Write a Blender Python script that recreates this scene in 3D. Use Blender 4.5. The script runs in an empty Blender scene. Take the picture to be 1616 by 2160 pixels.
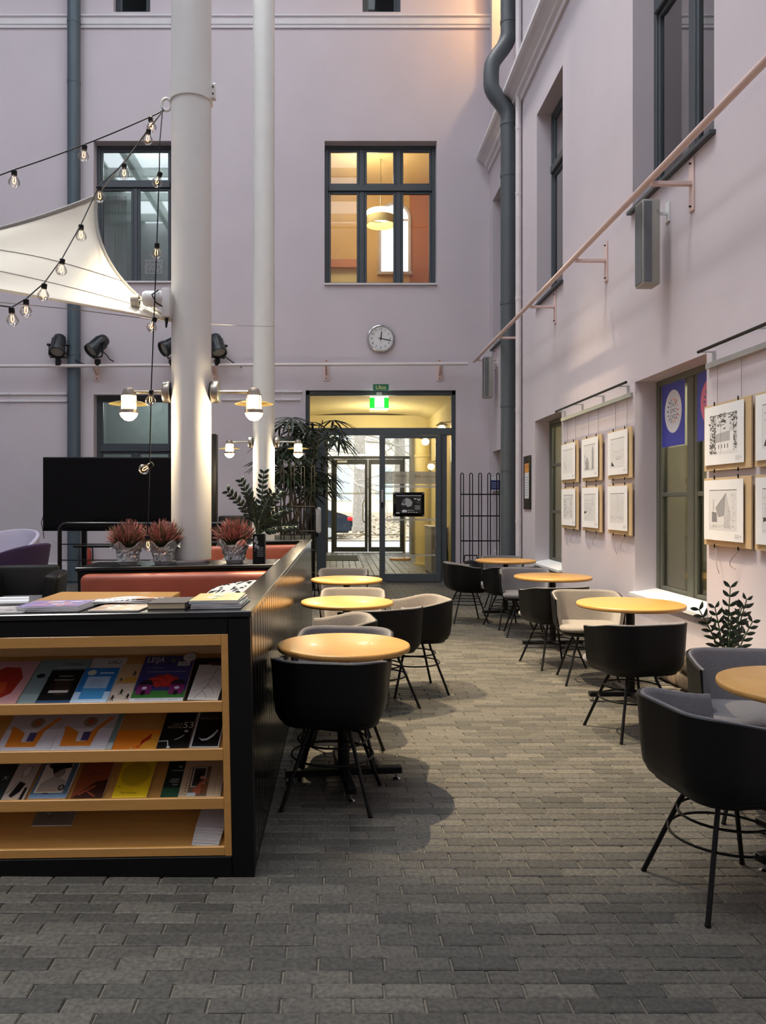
import bpy, bmesh, math, random
from mathutils import Vector, Matrix, Euler
random.seed(7)
PI = math.pi
sc = bpy.context.scene
COL = sc.collection

# ------------------------------------------------------------------ camera
EYE = 1.48
FPX = 1685.0            # focal length in pixels of the 1616 x 2160 frame
VX, VY = 712.0, 1060.0  # vanishing point of the depth direction
cam_d = bpy.data.cameras.new('camera')
cam = bpy.data.objects.new('camera', cam_d)
COL.objects.link(cam)
cam.location = (0, 0, EYE)
cam.rotation_euler = (PI / 2, 0, 0)
cam_d.sensor_fit = 'AUTO'
cam_d.sensor_width = 36.0
cam_d.lens = FPX / 2160.0 * 36.0
cam_d.shift_x = (808 - VX) / 2160.0
cam_d.shift_y = (VY - 1080) / 2160.0
cam_d.clip_end = 400
sc.camera = cam

# ------------------------------------------------------------------ sky, sun, exposure
world = bpy.data.worlds.new('world')
sc.world = world
world.use_nodes = True
wbg = world.node_tree.nodes['Background']
wbg.inputs[0].default_value = (0.86, 0.93, 1.0, 1)
wbg.inputs[1].default_value = 6.2
sun_d = bpy.data.lights.new('overcast_sun', 'SUN')
sun_d.energy = 2.4
sun_d.angle = math.radians(9)
sun_d.color = (1.0, 0.95, 0.88)
sun = bpy.data.objects.new('overcast_sun', sun_d)
COL.objects.link(sun)
sun.rotation_euler = Vector((0.40, 0.10, -1.0)).to_track_quat('-Z', 'Y').to_euler()
sc.view_settings.view_transform = 'Standard'
sc.view_settings.look = 'None'
sc.view_settings.gamma = 1
sc.view_settings.use_curve_mapping = False
sc.view_settings.exposure = -0.33
sc.cycles.max_bounces = 8
sc.cycles.diffuse_bounces = 4
sc.cycles.glossy_bounces = 3
sc.cycles.transparent_max_bounces = 16
sc.cycles.sample_clamp_indirect = 6
sc.cycles.caustics_reflective = False
sc.cycles.caustics_refractive = False
sc.cycles.use_denoising = True

def P(px, py, d):
    """point seen at photograph pixel (px, py), d metres into the room"""
    return Vector(((px - VX) * d / FPX, d, EYE - (py - VY) * d / FPX))

# ------------------------------------------------------------------ materials
def lin(h):
    h = h.lstrip('#')
    out = []
    for i in (0, 2, 4):
        c = int(h[i:i + 2], 16) / 255
        out.append(c / 12.92 if c <= 0.04045 else ((c + 0.055) / 1.055) ** 2.4)
    return tuple(out)

def mat(name, col, rough=0.6, metal=0.0, var=0.06, scale=6.0, bump=0.0, bscale=60.0, stretch=None, spec=0.5, coat=0.0, sheen=0.0):
    m = bpy.data.materials.new(name)
    m.use_nodes = True
    nt = m.node_tree
    b = nt.nodes['Principled BSDF']
    c = lin(col) if isinstance(col, str) else col
    b.inputs['Roughness'].default_value = rough
    b.inputs['Metallic'].default_value = metal
    b.inputs['Specular IOR Level'].default_value = spec
    b.inputs['Coat Weight'].default_value = coat
    b.inputs['Sheen Weight'].default_value = sheen
    tc = nt.nodes.new('ShaderNodeTexCoord')
    mp = nt.nodes.new('ShaderNodeMapping')
    nt.links.new(tc.outputs['Object'], mp.inputs[0])
    if stretch:
        mp.inputs['Scale'].default_value = stretch
    nz = nt.nodes.new('ShaderNodeTexNoise')
    nz.inputs['Scale'].default_value = scale
    nz.inputs['Detail'].default_value = 5
    nt.links.new(mp.outputs[0], nz.inputs['Vector'])
    rp = nt.nodes.new('ShaderNodeValToRGB')
    rp.color_ramp.elements[0].position = 0.3
    rp.color_ramp.elements[1].position = 0.7
    rp.color_ramp.elements[0].color = tuple(x * (1 - var) for x in c) + (1,)
    rp.color_ramp.elements[1].color = tuple(min(1, x * (1 + var)) for x in c) + (1,)
    nt.links.new(nz.outputs['Fac'], rp.inputs[0])
    nt.links.new(rp.outputs[0], b.inputs['Base Color'])
    if bump:
        n2 = nt.nodes.new('ShaderNodeTexNoise')
        n2.inputs['Scale'].default_value = bscale
        n2.inputs['Detail'].default_value = 4
        nt.links.new(mp.outputs[0], n2.inputs['Vector'])
        bp = nt.nodes.new('ShaderNodeBump')
        bp.inputs['Strength'].default_value = bump
        bp.inputs['Distance'].default_value = 0.01
        nt.links.new(n2.outputs['Fac'], bp.inputs['Height'])
        nt.links.new(bp.outputs[0], b.inputs['Normal'])
    return m

def emis(name, col, strength):
    m = bpy.data.materials.new(name)
    m.use_nodes = True
    b = m.node_tree.nodes['Principled BSDF']
    c = lin(col)
    b.inputs['Base Color'].default_value = c + (1,)
    b.inputs['Emission Color'].default_value = c + (1,)
    b.inputs['Emission Strength'].default_value = strength
    return m

def glass(name, tint, refl=1.0, rough=0.02, film=0.0, filmcol=(0.8, 0.8, 0.8)):
    """thin pane: clear film with a Fresnel mirror reflection"""
    m = bpy.data.materials.new(name)
    m.use_nodes = True
    nt = m.node_tree
    for n in list(nt.nodes):
        nt.nodes.remove(n)
    out = nt.nodes.new('ShaderNodeOutputMaterial')
    tr = nt.nodes.new('ShaderNodeBsdfTransparent')
    tr.inputs[0].default_value = tint + (1,)
    base = tr
    if film:
        df = nt.nodes.new('ShaderNodeBsdfDiffuse')
        df.inputs[0].default_value = filmcol + (1,)
        mf = nt.nodes.new('ShaderNodeMixShader')
        mf.inputs[0].default_value = film
        nt.links.new(tr.outputs[0], mf.inputs[1])
        nt.links.new(df.outputs[0], mf.inputs[2])
        base = mf
    gl = nt.nodes.new('ShaderNodeBsdfGlossy')
    gl.inputs['Roughness'].default_value = rough
    lw = nt.nodes.new('ShaderNodeFresnel')
    lw.inputs[0].default_value = 1.5
    mu = nt.nodes.new('ShaderNodeMath')
    mu.operation = 'MULTIPLY'
    mu.use_clamp = True
    mu.inputs[1].default_value = 1.7 * refl
    nt.links.new(lw.outputs[0], mu.inputs[0])
    mx = nt.nodes.new('ShaderNodeMixShader')
    nt.links.new(mu.outputs[0], mx.inputs[0])
    nt.links.new(base.outputs[0], mx.inputs[1])
    nt.links.new(gl.outputs[0], mx.inputs[2])
    nt.links.new(mx.outputs[0], out.inputs[0])
    return m

def print_mat(name, rough=0.45, emit=0.0):
    m = bpy.data.materials.new(name)
    m.use_nodes = True
    nt = m.node_tree
    b = nt.nodes['Principled BSDF']
    a = nt.nodes.new('ShaderNodeAttribute')
    a.attribute_name = 'ink'
    nt.links.new(a.outputs['Color'], b.inputs['Base Color'])
    b.inputs['Roughness'].default_value = rough
    if emit:
        nt.links.new(a.outputs['Color'], b.inputs['Emission Color'])
        b.inputs['Emission Strength'].default_value = emit
    return m

def brick_mat(name, ca, cb, rough=0.6):
    m = bpy.data.materials.new(name)
    m.use_nodes = True
    nt = m.node_tree
    L = nt.links.new
    b = nt.nodes['Principled BSDF']
    b.inputs['Roughness'].default_value = rough
    b.inputs['Specular IOR Level'].default_value = 0.45
    at = nt.nodes.new('ShaderNodeAttribute'); at.attribute_name = 'tone'
    oi = nt.nodes.new('ShaderNodeObjectInfo')
    ad = nt.nodes.new('ShaderNodeMath'); ad.operation = 'ADD'
    L(at.outputs['Fac'], ad.inputs[0]); L(oi.outputs['Random'], ad.inputs[1])
    fr = nt.nodes.new('ShaderNodeMath'); fr.operation = 'FRACT'
    L(ad.outputs[0], fr.inputs[0])
    rp = nt.nodes.new('ShaderNodeValToRGB')
    rp.color_ramp.elements[0].color = lin(ca) + (1,)
    rp.color_ramp.elements[1].color = lin(cb) + (1,)
    L(fr.outputs[0], rp.inputs[0])
    gm = nt.nodes.new('ShaderNodeNewGeometry')
    nz = nt.nodes.new('ShaderNodeTexNoise'); nz.inputs['Scale'].default_value = 62; nz.inputs['Detail'].default_value = 6
    L(gm.outputs['Position'], nz.inputs['Vector'])
    r2 = nt.nodes.new('ShaderNodeValToRGB')
    r2.color_ramp.elements[0].position = 0.32; r2.color_ramp.elements[0].color = (0.55, 0.55, 0.55, 1)
    r2.color_ramp.elements[1].position = 0.75; r2.color_ramp.elements[1].color = (1.45, 1.42, 1.36, 1)
    L(nz.outputs['Fac'], r2.inputs[0])
    mx = nt.nodes.new('ShaderNodeMix'); mx.data_type = 'RGBA'; mx.blend_type = 'MULTIPLY'; mx.inputs[0].default_value = 1
    L(rp.outputs[0], mx.inputs[6]); L(r2.outputs[0], mx.inputs[7])
    L(mx.outputs[2], b.inputs['Base Color'])
    n3 = nt.nodes.new('ShaderNodeTexNoise'); n3.inputs['Scale'].default_value = 140; n3.inputs['Detail'].default_value = 3
    L(gm.outputs['Position'], n3.inputs['Vector'])
    bp = nt.nodes.new('ShaderNodeBump'); bp.inputs['Strength'].default_value = 0.35; bp.inputs['Distance'].default_value = 0.004
    L(n3.outputs['Fac'], bp.inputs['Height']); L(bp.outputs[0], b.inputs['Normal'])
    return m

M = {}
M['wall'] = mat('lilac_plaster', '#c9c0c6', 0.85, var=0.025, scale=1.3, bump=0.10, bscale=45)
M['white_trim'] = mat('white_trim', '#d9d5d8', 0.7, var=0.03)
M['ceil'] = mat('roof_white', '#cfd0d0', 0.7)
M['mortar'] = mat('sand_joint', '#6c665d', 0.95, var=0.2, scale=40)
M['brick'] = brick_mat('dark_paver', '#403f3b', '#5c5953')
M['sett'] = brick_mat('grey_sett', '#6b6c6c', '#8c8d8c', rough=0.38)
M['winframe'] = mat('dark_grey_paint', '#3d444a', 0.45, var=0.05)
M['olivepaint'] = mat('olive_grey_paint', '#55564c', 0.5, var=0.05)
M['pipe'] = mat('slate_pipe', '#47555f', 0.45, var=0.06, scale=3)
M['pipe_dark'] = mat('grey_pipe', '#4b5156', 0.5, var=0.05, scale=3)
M['pipe_white'] = mat('white_pipe', '#cfc8ca', 0.5)
M['column'] = mat('column_paint', '#dddcd7', 0.38, var=0.02)
M['pink'] = mat('pink_steel', '#d2b9b4', 0.45, var=0.03)
M['palerail'] = mat('pale_rail', '#d8cfcf', 0.4, var=0.03)
M['black'] = mat('black_lacquer', '#0b0b0c', 0.2, var=0.1, spec=0.5)
M['blackmat'] = mat('black_satin', '#070708', 0.45, var=0.1, spec=0.25)
M['blacksteel'] = mat('black_steel', '#0a0a0b', 0.4, var=0.1, spec=0.25)
M['shell'] = mat('black_shell', '#070708', 0.5, var=0.1, bump=0.05, bscale=200, spec=0.28)
M['felt'] = mat('grey_wool', '#67656a', 0.95, var=0.10, scale=90, bump=0.35, bscale=320, sheen=0.3)
M['felt_warm'] = mat('taupe_wool', '#7d7670', 0.95, var=0.10, scale=90, bump=0.35, bscale=320, sheen=0.3)
M['wood'] = mat('birch_veneer', '#c5924d', 0.38, var=0.07, scale=3.0, stretch=(1, 14, 14), coat=0.2)
M['woodtop'] = mat('birch_table_top', '#bc8d4c', 0.36, var=0.05, scale=2.5, stretch=(1, 10, 10), coat=0.08)
M['leather'] = mat('cognac_leather', '#9c4d35', 0.42, var=0.07, scale=8, bump=0.08, bscale=160)
M['chrome'] = mat('chrome', '#c8c8c8', 0.15, metal=1.0)
M['nickel'] = mat('brushed_nickel', '#b3aca0', 0.28, metal=1.0, var=0.05)
M['brass'] = mat('brass_disc', '#c9b878', 0.3, metal=0.9)
M['alu'] = mat('aluminium', '#b9bbbb', 0.35, metal=0.7)
M['screen'] = mat('black_screen', '#040405', 0.2, var=0.02, spec=0.2)
M['greyplastic'] = mat('grey_plastic', '#9c9a93', 0.5)
M['greygrille'] = mat('grey_grille', '#63676b', 0.6)
M['white'] = mat('white_plastic', '#dcdcdc', 0.4, var=0.02)
M['paper'] = mat('white_paper', '#e6e6e6', 0.8, var=0.02)
M['kraft'] = mat('kraft_board', '#c3a981', 0.8, var=0.06, scale=12)
M['sail'] = mat('cream_canvas', '#e6dfcf', 0.9, var=0.02, bump=0.08, bscale=30)
M['hem'] = mat('grey_webbing', '#8f8c88', 0.8)
M['leaf'] = mat('dark_leaf', '#20301e', 0.32, var=0.25, scale=9)
M['leaf2'] = mat('palm_leaf', '#1d2a1e', 0.4, var=0.3, scale=7)
M['stem'] = mat('green_stem', '#3a4a2a', 0.6, var=0.2)
M['cane'] = mat('palm_cane', '#3b3327', 0.8, var=0.25, scale=20)
M['soil'] = mat('potting_soil', '#241c15', 0.95, var=0.3, scale=40)
M['heather'] = mat('heather_pink', '#a86560', 0.85, var=0.35, scale=60)
M['heatherpale'] = mat('heather_pale', '#b98f84', 0.85, var=0.3, scale=60)
M['heatherdark'] = mat('heather_dark', '#7a3f42', 0.85, var=0.3, scale=60)
M['heathergreen'] = mat('heather_green', '#4f5230', 0.85, var=0.3, scale=50)
M['foil'] = mat('crumpled_foil', '#d6d8d9', 0.28, metal=0.75, var=0.05)
M['planter'] = mat('grey_planter', '#595d58', 0.7)
M['purple'] = mat('purple_wool', '#3a2747', 0.9, var=0.1, scale=60, bump=0.2, bscale=250)
M['lilacwhite'] = mat('pale_lilac_wool', '#bfb9cc', 0.9, var=0.04, bump=0.2, bscale=250)
M['yellowwall'] = mat('yellow_plaster', '#ddd09c', 0.85, var=0.03, scale=2)
M['roomtan'] = mat('tan_plaster', '#dfc18c', 0.85, var=0.03)
M['roomred'] = mat('terracotta_plaster', '#bf8568', 0.85, var=0.03)
M['roomgrey'] = mat('room_grey', '#b5b08e', 0.85, var=0.05)
M['roomdark'] = mat('room_dark', '#7d8886', 0.85, var=0.1)
M['curtain'] = mat('pale_curtain', '#b9c2bd', 0.9, var=0.08, scale=5, stretch=(8, 8, 0.5))
M['stone'] = mat('rubble_stone', '#77695a', 0.9, var=0.35, scale=9, bump=0.6, bscale=25)
M['glass'] = glass('window_glass', (0.93, 0.97, 0.96), 1.6)
M['glassclear'] = glass('clear_window_glass', (0.95, 0.97, 0.96), 0.5)
M['glassdim'] = glass('dark_window_glass', (0.6, 0.63, 0.65), 0.35)
M['doorglass'] = glass('door_glass', (0.97, 0.98, 0.97), 0.6)
M['frosted'] = glass('door_film', (0.98, 0.97, 0.93), 0.5, film=0.62, filmcol=(0.62, 0.57, 0.44))
M['film'] = glass('door_stripe', (0.98, 0.98, 0.98), 0.5, film=0.45, filmcol=(0.8, 0.8, 0.78))
M['bulbglass'] = glass('bulb_glass', (1.0, 0.98, 0.95), 0.45)
M['print'] = print_mat('printed_ink')
M['screenprint'] = print_mat('screen_pixels', 0.2, 0.5)
M['lampglow'] = emis('lamp_glow', '#ffd9a0', 26)
M['filament'] = emis('filament_glow', '#ffb060', 14)
M['exitglow'] = emis('exit_white', '#e8fff0', 7)
M['exitgreen'] = emis('exit_green', '#12c832', 1.6)
M['signgreen'] = mat('sign_green', '#17694c', 0.5)
M['tubelight'] = emis('tube_light', '#fff0cf', 7)
M['asphalt'] = mat('asphalt', '#8d8d8c', 0.9, var=0.1, scale=20)
M['litter'] = brick_mat('leaf_litter', '#7d6d58', '#b7a894')
M['bark'] = mat('grey_bark', '#8b8379', 0.9, var=0.25, scale=10, bump=0.6, bscale=20)
M['twig'] = mat('grey_twig', '#8f887d', 0.9, var=0.15)
M['facade'] = mat('cream_facade', '#d8cdb4', 0.9, var=0.04)
M['facglass'] = mat('facade_glass', '#a9b1b2', 0.15)
M['carblue'] = mat('dark_blue_car_paint', '#1c222c', 0.2, coat=0.8, var=0.03)
M['tyre'] = mat('tyre', '#111112', 0.8)
M['tail'] = mat('tail_lamp_red', '#c02020', 0.2)
M['orange'] = mat('orange_art', '#e8891e', 0.6, var=0.15, scale=3)
M['mat'] = mat('door_mat', '#3f4442', 0.95, var=0.15, scale=80)

# ------------------------------------------------------------------ mesh helpers
class B:
    """collects shapes and links them as one mesh object"""
    def __init__(s):
        s.bm = bmesh.new()

    def _place(s, verts, mtx):
        bmesh.ops.transform(s.bm, matrix=mtx, verts=verts)

    def box(s, c, size, rot=None, bev=0.0, seg=1):
        t = bmesh.new()
        bmesh.ops.create_cube(t, size=1.0)
        bmesh.ops.scale(t, vec=size, verts=t.verts)
        if bev:
            bmesh.ops.bevel(t, geom=t.edges[:], offset=bev, segments=seg, affect='EDGES', profile=0.5)
        mtx = Matrix.Translation(c)
        if rot is not None:
            mtx = mtx @ (rot.to_matrix().to_4x4() if isinstance(rot, Euler) else rot)
        bmesh.ops.transform(t, matrix=mtx, verts=t.verts)
        s.merge(t)
        return s

    def bb(s, x0, x1, y0, y1, z0, z1, bev=0.0, seg=1):
        return s.box(((x0 + x1) / 2, (y0 + y1) / 2, (z0 + z1) / 2), (abs(x1 - x0), abs(y1 - y0), abs(z1 - z0)), None, bev, seg)

    def merge(s, t):
        off = {}
        for v in t.verts:
            off[v] = s.bm.verts.new(v.co)
        for f in t.faces:
            try:
                s.bm.faces.new([off[v] for v in f.verts])
            except ValueError:
                pass
        t.free()

    def tube(s, p0, p1, r, n=10, r2=None):
        return s.path([p0, p1], r, n, radii=[r, r if r2 is None else r2])

    def path(s, pts, r, n=8, closed=False, radii=None):
        pts = [Vector(p) for p in pts]
        k = len(pts)
        rings = []
        up = None
        for i, p in enumerate(pts):
            if closed:
                t = (pts[(i + 1) % k] - pts[i - 1])
            else:
                t = (pts[min(i + 1, k - 1)] - pts[max(i - 1, 0)])
            if t.length < 1e-9:
                t = Vector((0, 0, 1))
            t.normalize()
            if up is None:
                up = Vector((0, 0, 1)) if abs(t.z) < 0.9 else Vector((1, 0, 0))
            a = up - t * up.dot(t)
            if a.length < 1e-6:
                a = Vector((1, 0, 0)) - t * t.x
            a.normalize()
            up = a
            b = t.cross(a)
            rr = radii[i] if radii else r
            rings.append([s.bm.verts.new(p + (a * math.cos(q) + b * math.sin(q)) * rr) for q in [2 * PI * j / n for j in range(n)]])
        m = k if closed else k - 1
        for i in range(m):
            A, C = rings[i], rings[(i + 1) % k]
            for j in range(n):
                s.bm.faces.new((A[j], A[(j + 1) % n], C[(j + 1) % n], C[j]))
        if not closed:
            s.bm.faces.new(rings[0][::-1])
            s.bm.faces.new(rings[-1])
        return s

    def lathe(s, prof, n=24, at=(0, 0, 0), mtx=None):
        """prof: (radius, z) pairs"""
        mt = Matrix.Translation(at) @ (mtx or Matrix.Identity(4))
        rings = []
        for r, z in prof:
            if r < 1e-6:
                rings.append([s.bm.verts.new(mt @ Vector((0, 0, z)))])
            else:
                rings.append([s.bm.verts.new(mt @ Vector((r * math.cos(2 * PI * j / n), r * math.sin(2 * PI * j / n), z))) for j in range(n)])
        for A, C in zip(rings, rings[1:]):
            for j in range(n):
                if len(A) == 1 and len(C) == 1:
                    continue
                if len(A) == 1:
                    s.bm.faces.new((A[0], C[(j + 1) % n], C[j]))
                elif len(C) == 1:
                    s.bm.faces.new((A[j], A[(j + 1) % n], C[0]))
                else:
                    s.bm.faces.new((A[j], A[(j + 1) % n], C[(j + 1) % n], C[j]))
        return s

    def prism(s, pts, h, mtx=None):
        """polygon in local xy extruded by h along local z"""
        mt = mtx or Matrix.Identity(4)
        a = [s.bm.verts.new(mt @ Vector((x, y, 0))) for x, y in pts]
        b = [s.bm.verts.new(mt @ Vector((x, y, h))) for x, y in pts]
        k = len(pts)
        s.bm.faces.new(a[::-1]); s.bm.faces.new(b)
        for i in range(k):
            s.bm.faces.new((a[i], a[(i + 1) % k], b[(i + 1) % k], b[i]))
        return s

    def quad(s, *pts):
        s.bm.faces.new([s.bm.verts.new(Vector(p)) for p in pts])
        return s

    def grid(s, rows):
        vs = [[s.bm.verts.new(Vector(p)) for p in r] for r in rows]
        for A, C in zip(vs, vs[1:]):
            for j in range(len(A) - 1):
                s.bm.faces.new((A[j], A[j + 1], C[j + 1], C[j]))
        return s

    def mesh(s, name, smooth=True, angle=35, fix=True):
        if fix:
            bmesh.ops.recalc_face_normals(s.bm, faces=s.bm.faces)
        me = bpy.data.meshes.new(name)
        s.bm.to_mesh(me)
        s.bm.free()
        if smooth:
            me.polygons.foreach_set('use_smooth', [True] * len(me.polygons))
            me.set_sharp_from_angle(angle=math.radians(angle))
        return me

    def obj(s, name, m, parent=None, smooth=True, angle=35, loc=None, fix=True):
        return link(name, s.mesh(name, smooth, angle, fix), m, parent, loc)

def link(name, me, m=None, parent=None, loc=None):
    o = bpy.data.objects.new(name, me)
    if m is not None and not me.materials:
        me.materials.append(m)
    COL.objects.link(o)
    if parent:
        o.parent = parent
    if loc is not None:
        o.location = loc
    return o

def tag(o, label=None, cat=None, group=None, kind=None):
    if label: o['label'] = label
    if cat: o['category'] = cat
    if group: o['group'] = group
    if kind: o['kind'] = kind
    return o

def thing(name, label, cat, loc=(0, 0, 0), rotz=0.0, group=None):
    o = bpy.data.objects.new(name, None)
    COL.objects.link(o)
    o.empty_display_size = 0.1
    o.location = loc
    o.rotation_euler = (0, 0, rotz)
    return tag(o, label, cat, group)

def copy_tree(o, parent=None):
    kids = list(o.children)
    c = o.copy()
    COL.objects.link(c)
    c.parent = parent
    for k in kids:
        copy_tree(k, c)
    return c

def struct(name, b, m, parent=None, smooth=False, label=None, cat=None):
    o = b.obj(name, m, parent, smooth=smooth)
    if parent is None:
        o['kind'] = 'structure'
        if label: o['label'] = label
        if cat: o['category'] = cat
    return o

def rotz(a): return Matrix.Rotation(a, 4, 'Z')
def rotx(a): return Matrix.Rotation(a, 4, 'X')
def roty(a): return Matrix.Rotation(a, 4, 'Y')

# ------------------------------------------------------------------ flat print on a card
_fonts = {}
def text_mesh(txt):
    if txt in _fonts:
        return _fonts[txt]
    cu = bpy.data.curves.new('lettering', 'FONT')
    cu.body = txt
    cu.align_x = 'CENTER'
    cu.align_y = 'CENTER'
    cu.resolution_u = 3
    ob = bpy.data.objects.new('lettering', cu)
    COL.objects.link(ob)
    dg = bpy.context.evaluated_depsgraph_get()
    me = bpy.data.meshes.new_from_object(ob.evaluated_get(dg))
    vs = [v.co.copy() for v in me.vertices]
    fs = [tuple(p.vertices) for p in me.polygons]
    bpy.data.objects.remove(ob)
    bpy.data.curves.remove(cu)
    bpy.data.meshes.remove(me)
    if vs:
        x0 = min(v.x for v in vs); x1 = max(v.x for v in vs)
        y0 = min(v.y for v in vs); y1 = max(v.y for v in vs)
    else:
        x0 = y0 = 0; x1 = y1 = 1
    _fonts[txt] = (vs, fs, x0, x1, y0, y1)
    return _fonts[txt]

class Ink:
    """flat print in local xy (metres), every shape one thin layer above the last"""
    def __init__(s, step=0.00005):
        s.v = []; s.f = []; s.c = []; s.z = 0.0003; s.step = step
    def poly(s, pts, col, bump=True):
        if bump: s.z += s.step
        i = len(s.v)
        s.v += [(x, y, s.z) for x, y in pts]
        s.f.append(tuple(range(i, i + len(pts))))
        s.c.append(lin(col))
        return s
    def rect(s, x0, y0, x1, y1, col):
        return s.poly([(x0, y0), (x1, y0), (x1, y1), (x0, y1)], col)
    def oval(s, cx, cy, rx, ry, col, n=28):
        return s.poly([(cx + rx * math.cos(2 * PI * k / n), cy + ry * math.sin(2 * PI * k / n)) for k in range(n)], col)
    def line(s, pts, w, col, bump=True):
        if bump: s.z += s.step
        for (xa, ya), (xb, yb) in zip(pts, pts[1:]):
            dx, dy = xb - xa, yb - ya
            l = math.hypot(dx, dy) or 1
            nx, ny = -dy / l * w / 2, dx / l * w / 2
            s.poly([(xa + nx, ya + ny), (xb + nx, yb + ny), (xb - nx, yb - ny), (xa - nx, ya - ny)][::-1], col, False)
        return s
    def text(s, txt, cx, cy, h, col, w=None, shear=0.0, rot=0.0):
        vs, fs, x0, x1, y0, y1 = text_mesh(txt)
        if not vs: return s
        k = h / max(1e-6, (y1 - y0))
        kx = k if w is None else w / max(1e-6, (x1 - x0))
        s.z += s.step
        i = len(s.v)
        ca, sa = math.cos(rot), math.sin(rot)
        for v in vs:
            x = (v.x - (x0 + x1) / 2) * kx
            y = (v.y - (y0 + y1) / 2) * k
            x += shear * y
            s.v.append((cx + x * ca - y * sa, cy + x * sa + y * ca, s.z))
        for f in fs:
            s.f.append(tuple(a + i for a in f)); s.c.append(lin(col))
        return s
    def obj(s, name, parent, mtx=None, m=None):
        me = bpy.data.meshes.new(name)
        me.from_pydata(s.v, [], s.f)
        at = me.color_attributes.new('ink', 'FLOAT_COLOR', 'CORNER')
        i = 0
        for p, c in zip(me.polygons, s.c):
            for _ in p.loop_indices:
                at.data[i].color = c + (1.0,)
                i += 1
        me.update()
        o = link(name, me, m or M['print'], parent)
        if mtx is not None:
            o.matrix_local = mtx
        return o

# ================================================================== THE SETTING
YF = 14.8      # far wall
XR = 2.82      # right wall
XL, YB, ZT = -9.5, -4.0, 13.4

def far(u, v, w):   return (u, YF + w, v)
def right(u, v, w): return (XR + w, u, v)

def fbox(b, f, u0, u1, v0, v1, w0, w1, bev=0.0):
    p, q = Vector(f(u0, v0, w0)), Vector(f(u1, v1, w1))
    b.bb(min(p.x, q.x), max(p.x, q.x), min(p.y, q.y), max(p.y, q.y), min(p.z, q.z), max(p.z, q.z), bev)
    return b

def wall_mesh(f, u0, u1, v0, v1, holes, depth):
    b = B()
    us = sorted({u0, u1} | {h[0] for h in holes} | {h[1] for h in holes})
    vs = sorted({v0, v1} | {h[2] for h in holes} | {h[3] for h in holes})
    for w in (0, depth):
        for a, c in zip(us, us[1:]):
            for d, e in zip(vs, vs[1:]):
                mu, mv = (a + c) / 2, (d + e) / 2
                if any(h[0] < mu < h[1] and h[2] < mv < h[3] for h in holes):
                    continue
                b.quad(f(a, d, w), f(c, d, w), f(c, e, w), f(a, e, w))
    for h in list(holes) + [(u0, u1, v0, v1)]:
        a, c, d, e = h
        b.quad(f(a, d, 0), f(a, e, 0), f(a, e, depth), f(a, d, depth))
        b.quad(f(c, d, 0), f(c, e, 0), f(c, e, depth), f(c, d, depth))
        b.quad(f(a, e, 0), f(c, e, 0), f(c, e, depth), f(a, e, depth))
        if d > v0 or h[0] == u0:
            b.quad(f(a, d, 0), f(c, d, 0), f(c, d, depth), f(a, d, depth))
    bmesh.ops.remove_doubles(b.bm, verts=b.bm.verts, dist=1e-5)
    return b

W_CENTRE = (-0.24, 1.84, 5.50, 8.18)
W_LEFT = (-4.52, -3.07, 5.54, 8.18)
W_LEFTLOW = (-4.52, -3.07, 1.00, 3.48)
DOOR = (-0.59, 2.195, 0.0, 3.56)
W_TOPA = (-4.15, -3.47, 10.57, 12.5)
W_TOPB = (0.465, 1.17, 10.57, 12.5)
struct('wall_far', wall_mesh(far, XL, XR + 0.6, 0, ZT, [W_CENTRE, W_LEFT, W_LEFTLOW, DOOR, W_TOPA, W_TOPB], 0.34), M['wall'],
       label='lilac plaster far wall with windows and the glass door', cat='wall')
R_LOWA = (6.10, 7.57, 0.60, 2.62)
R_LOWB = (10.05, 11.40, 0.60, 2.64)
R_LOWC = (13.75, 14.50, 0.60, 2.40)
R_UPA = (5.98, 7.63, 4.24, 6.96)
R_UPB = (10.00, 11.30, 4.24, 6.96)
R_UPC = (13.72, 14.50, 4.24, 6.96)
R_TOPC = (13.72, 14.58, 9.60, 12.4)
struct('wall_right', wall_mesh(right, YB, YF, 0, ZT, [R_LOWA, R_LOWB, R_LOWC, R_UPA, R_UPB, R_UPC, R_TOPC], 0.30), M['wall'],
       label='lilac plaster right wall with deep window niches', cat='wall')
struct('wall_left', B().bb(XL - 0.3, XL, YB, YF, 0, ZT), M['wall'])
struct('wall_back', B().bb(XL - 0.3, XR + 0.45, YB - 0.3, YB, 0, ZT), M['wall'])

# glass-roof girders high above (they show in the window reflections), plus added opaque panels
rb = B()
for k in range(9):
    y = YB + 1.2 + k * 2.25
    rb.bb(XL, XR, y - 0.06, y + 0.06, ZT - 0.35, ZT - 0.05)
for x in (-7.0, -3.9, -0.8):
    rb.bb(x - 0.1, x + 0.1, YB, YF, ZT - 0.55, ZT - 0.1)
rb.bb(XL, -8.2, YB, YF, ZT, ZT + 0.1)  # opaque panels from here on, added to cut down the skylight
rb.bb(-5.2, -3.2, YB, YF, ZT, ZT + 0.1)
rb.bb(0.9, XR + .5, YB, YF, ZT, ZT + 0.1)
rb.bb(XL, XR + .5, 12.6, YF, ZT + .1, ZT + .2)  # added panel, keeps skylight off the far wall
struct('ceiling', rb, M['ceil'])

# ---- floor of dark clinker pavers, long side across the room
fl = struct('floor', B().bb(XL, XR + 0.45, YB, YF + 0.02, -0.30, -0.009), M['mortar'], label='floor of dark grey clinker pavers in running bond', cat='floor')
BW, BH, GAP = 0.214, 0.0705, 0.0056

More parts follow.
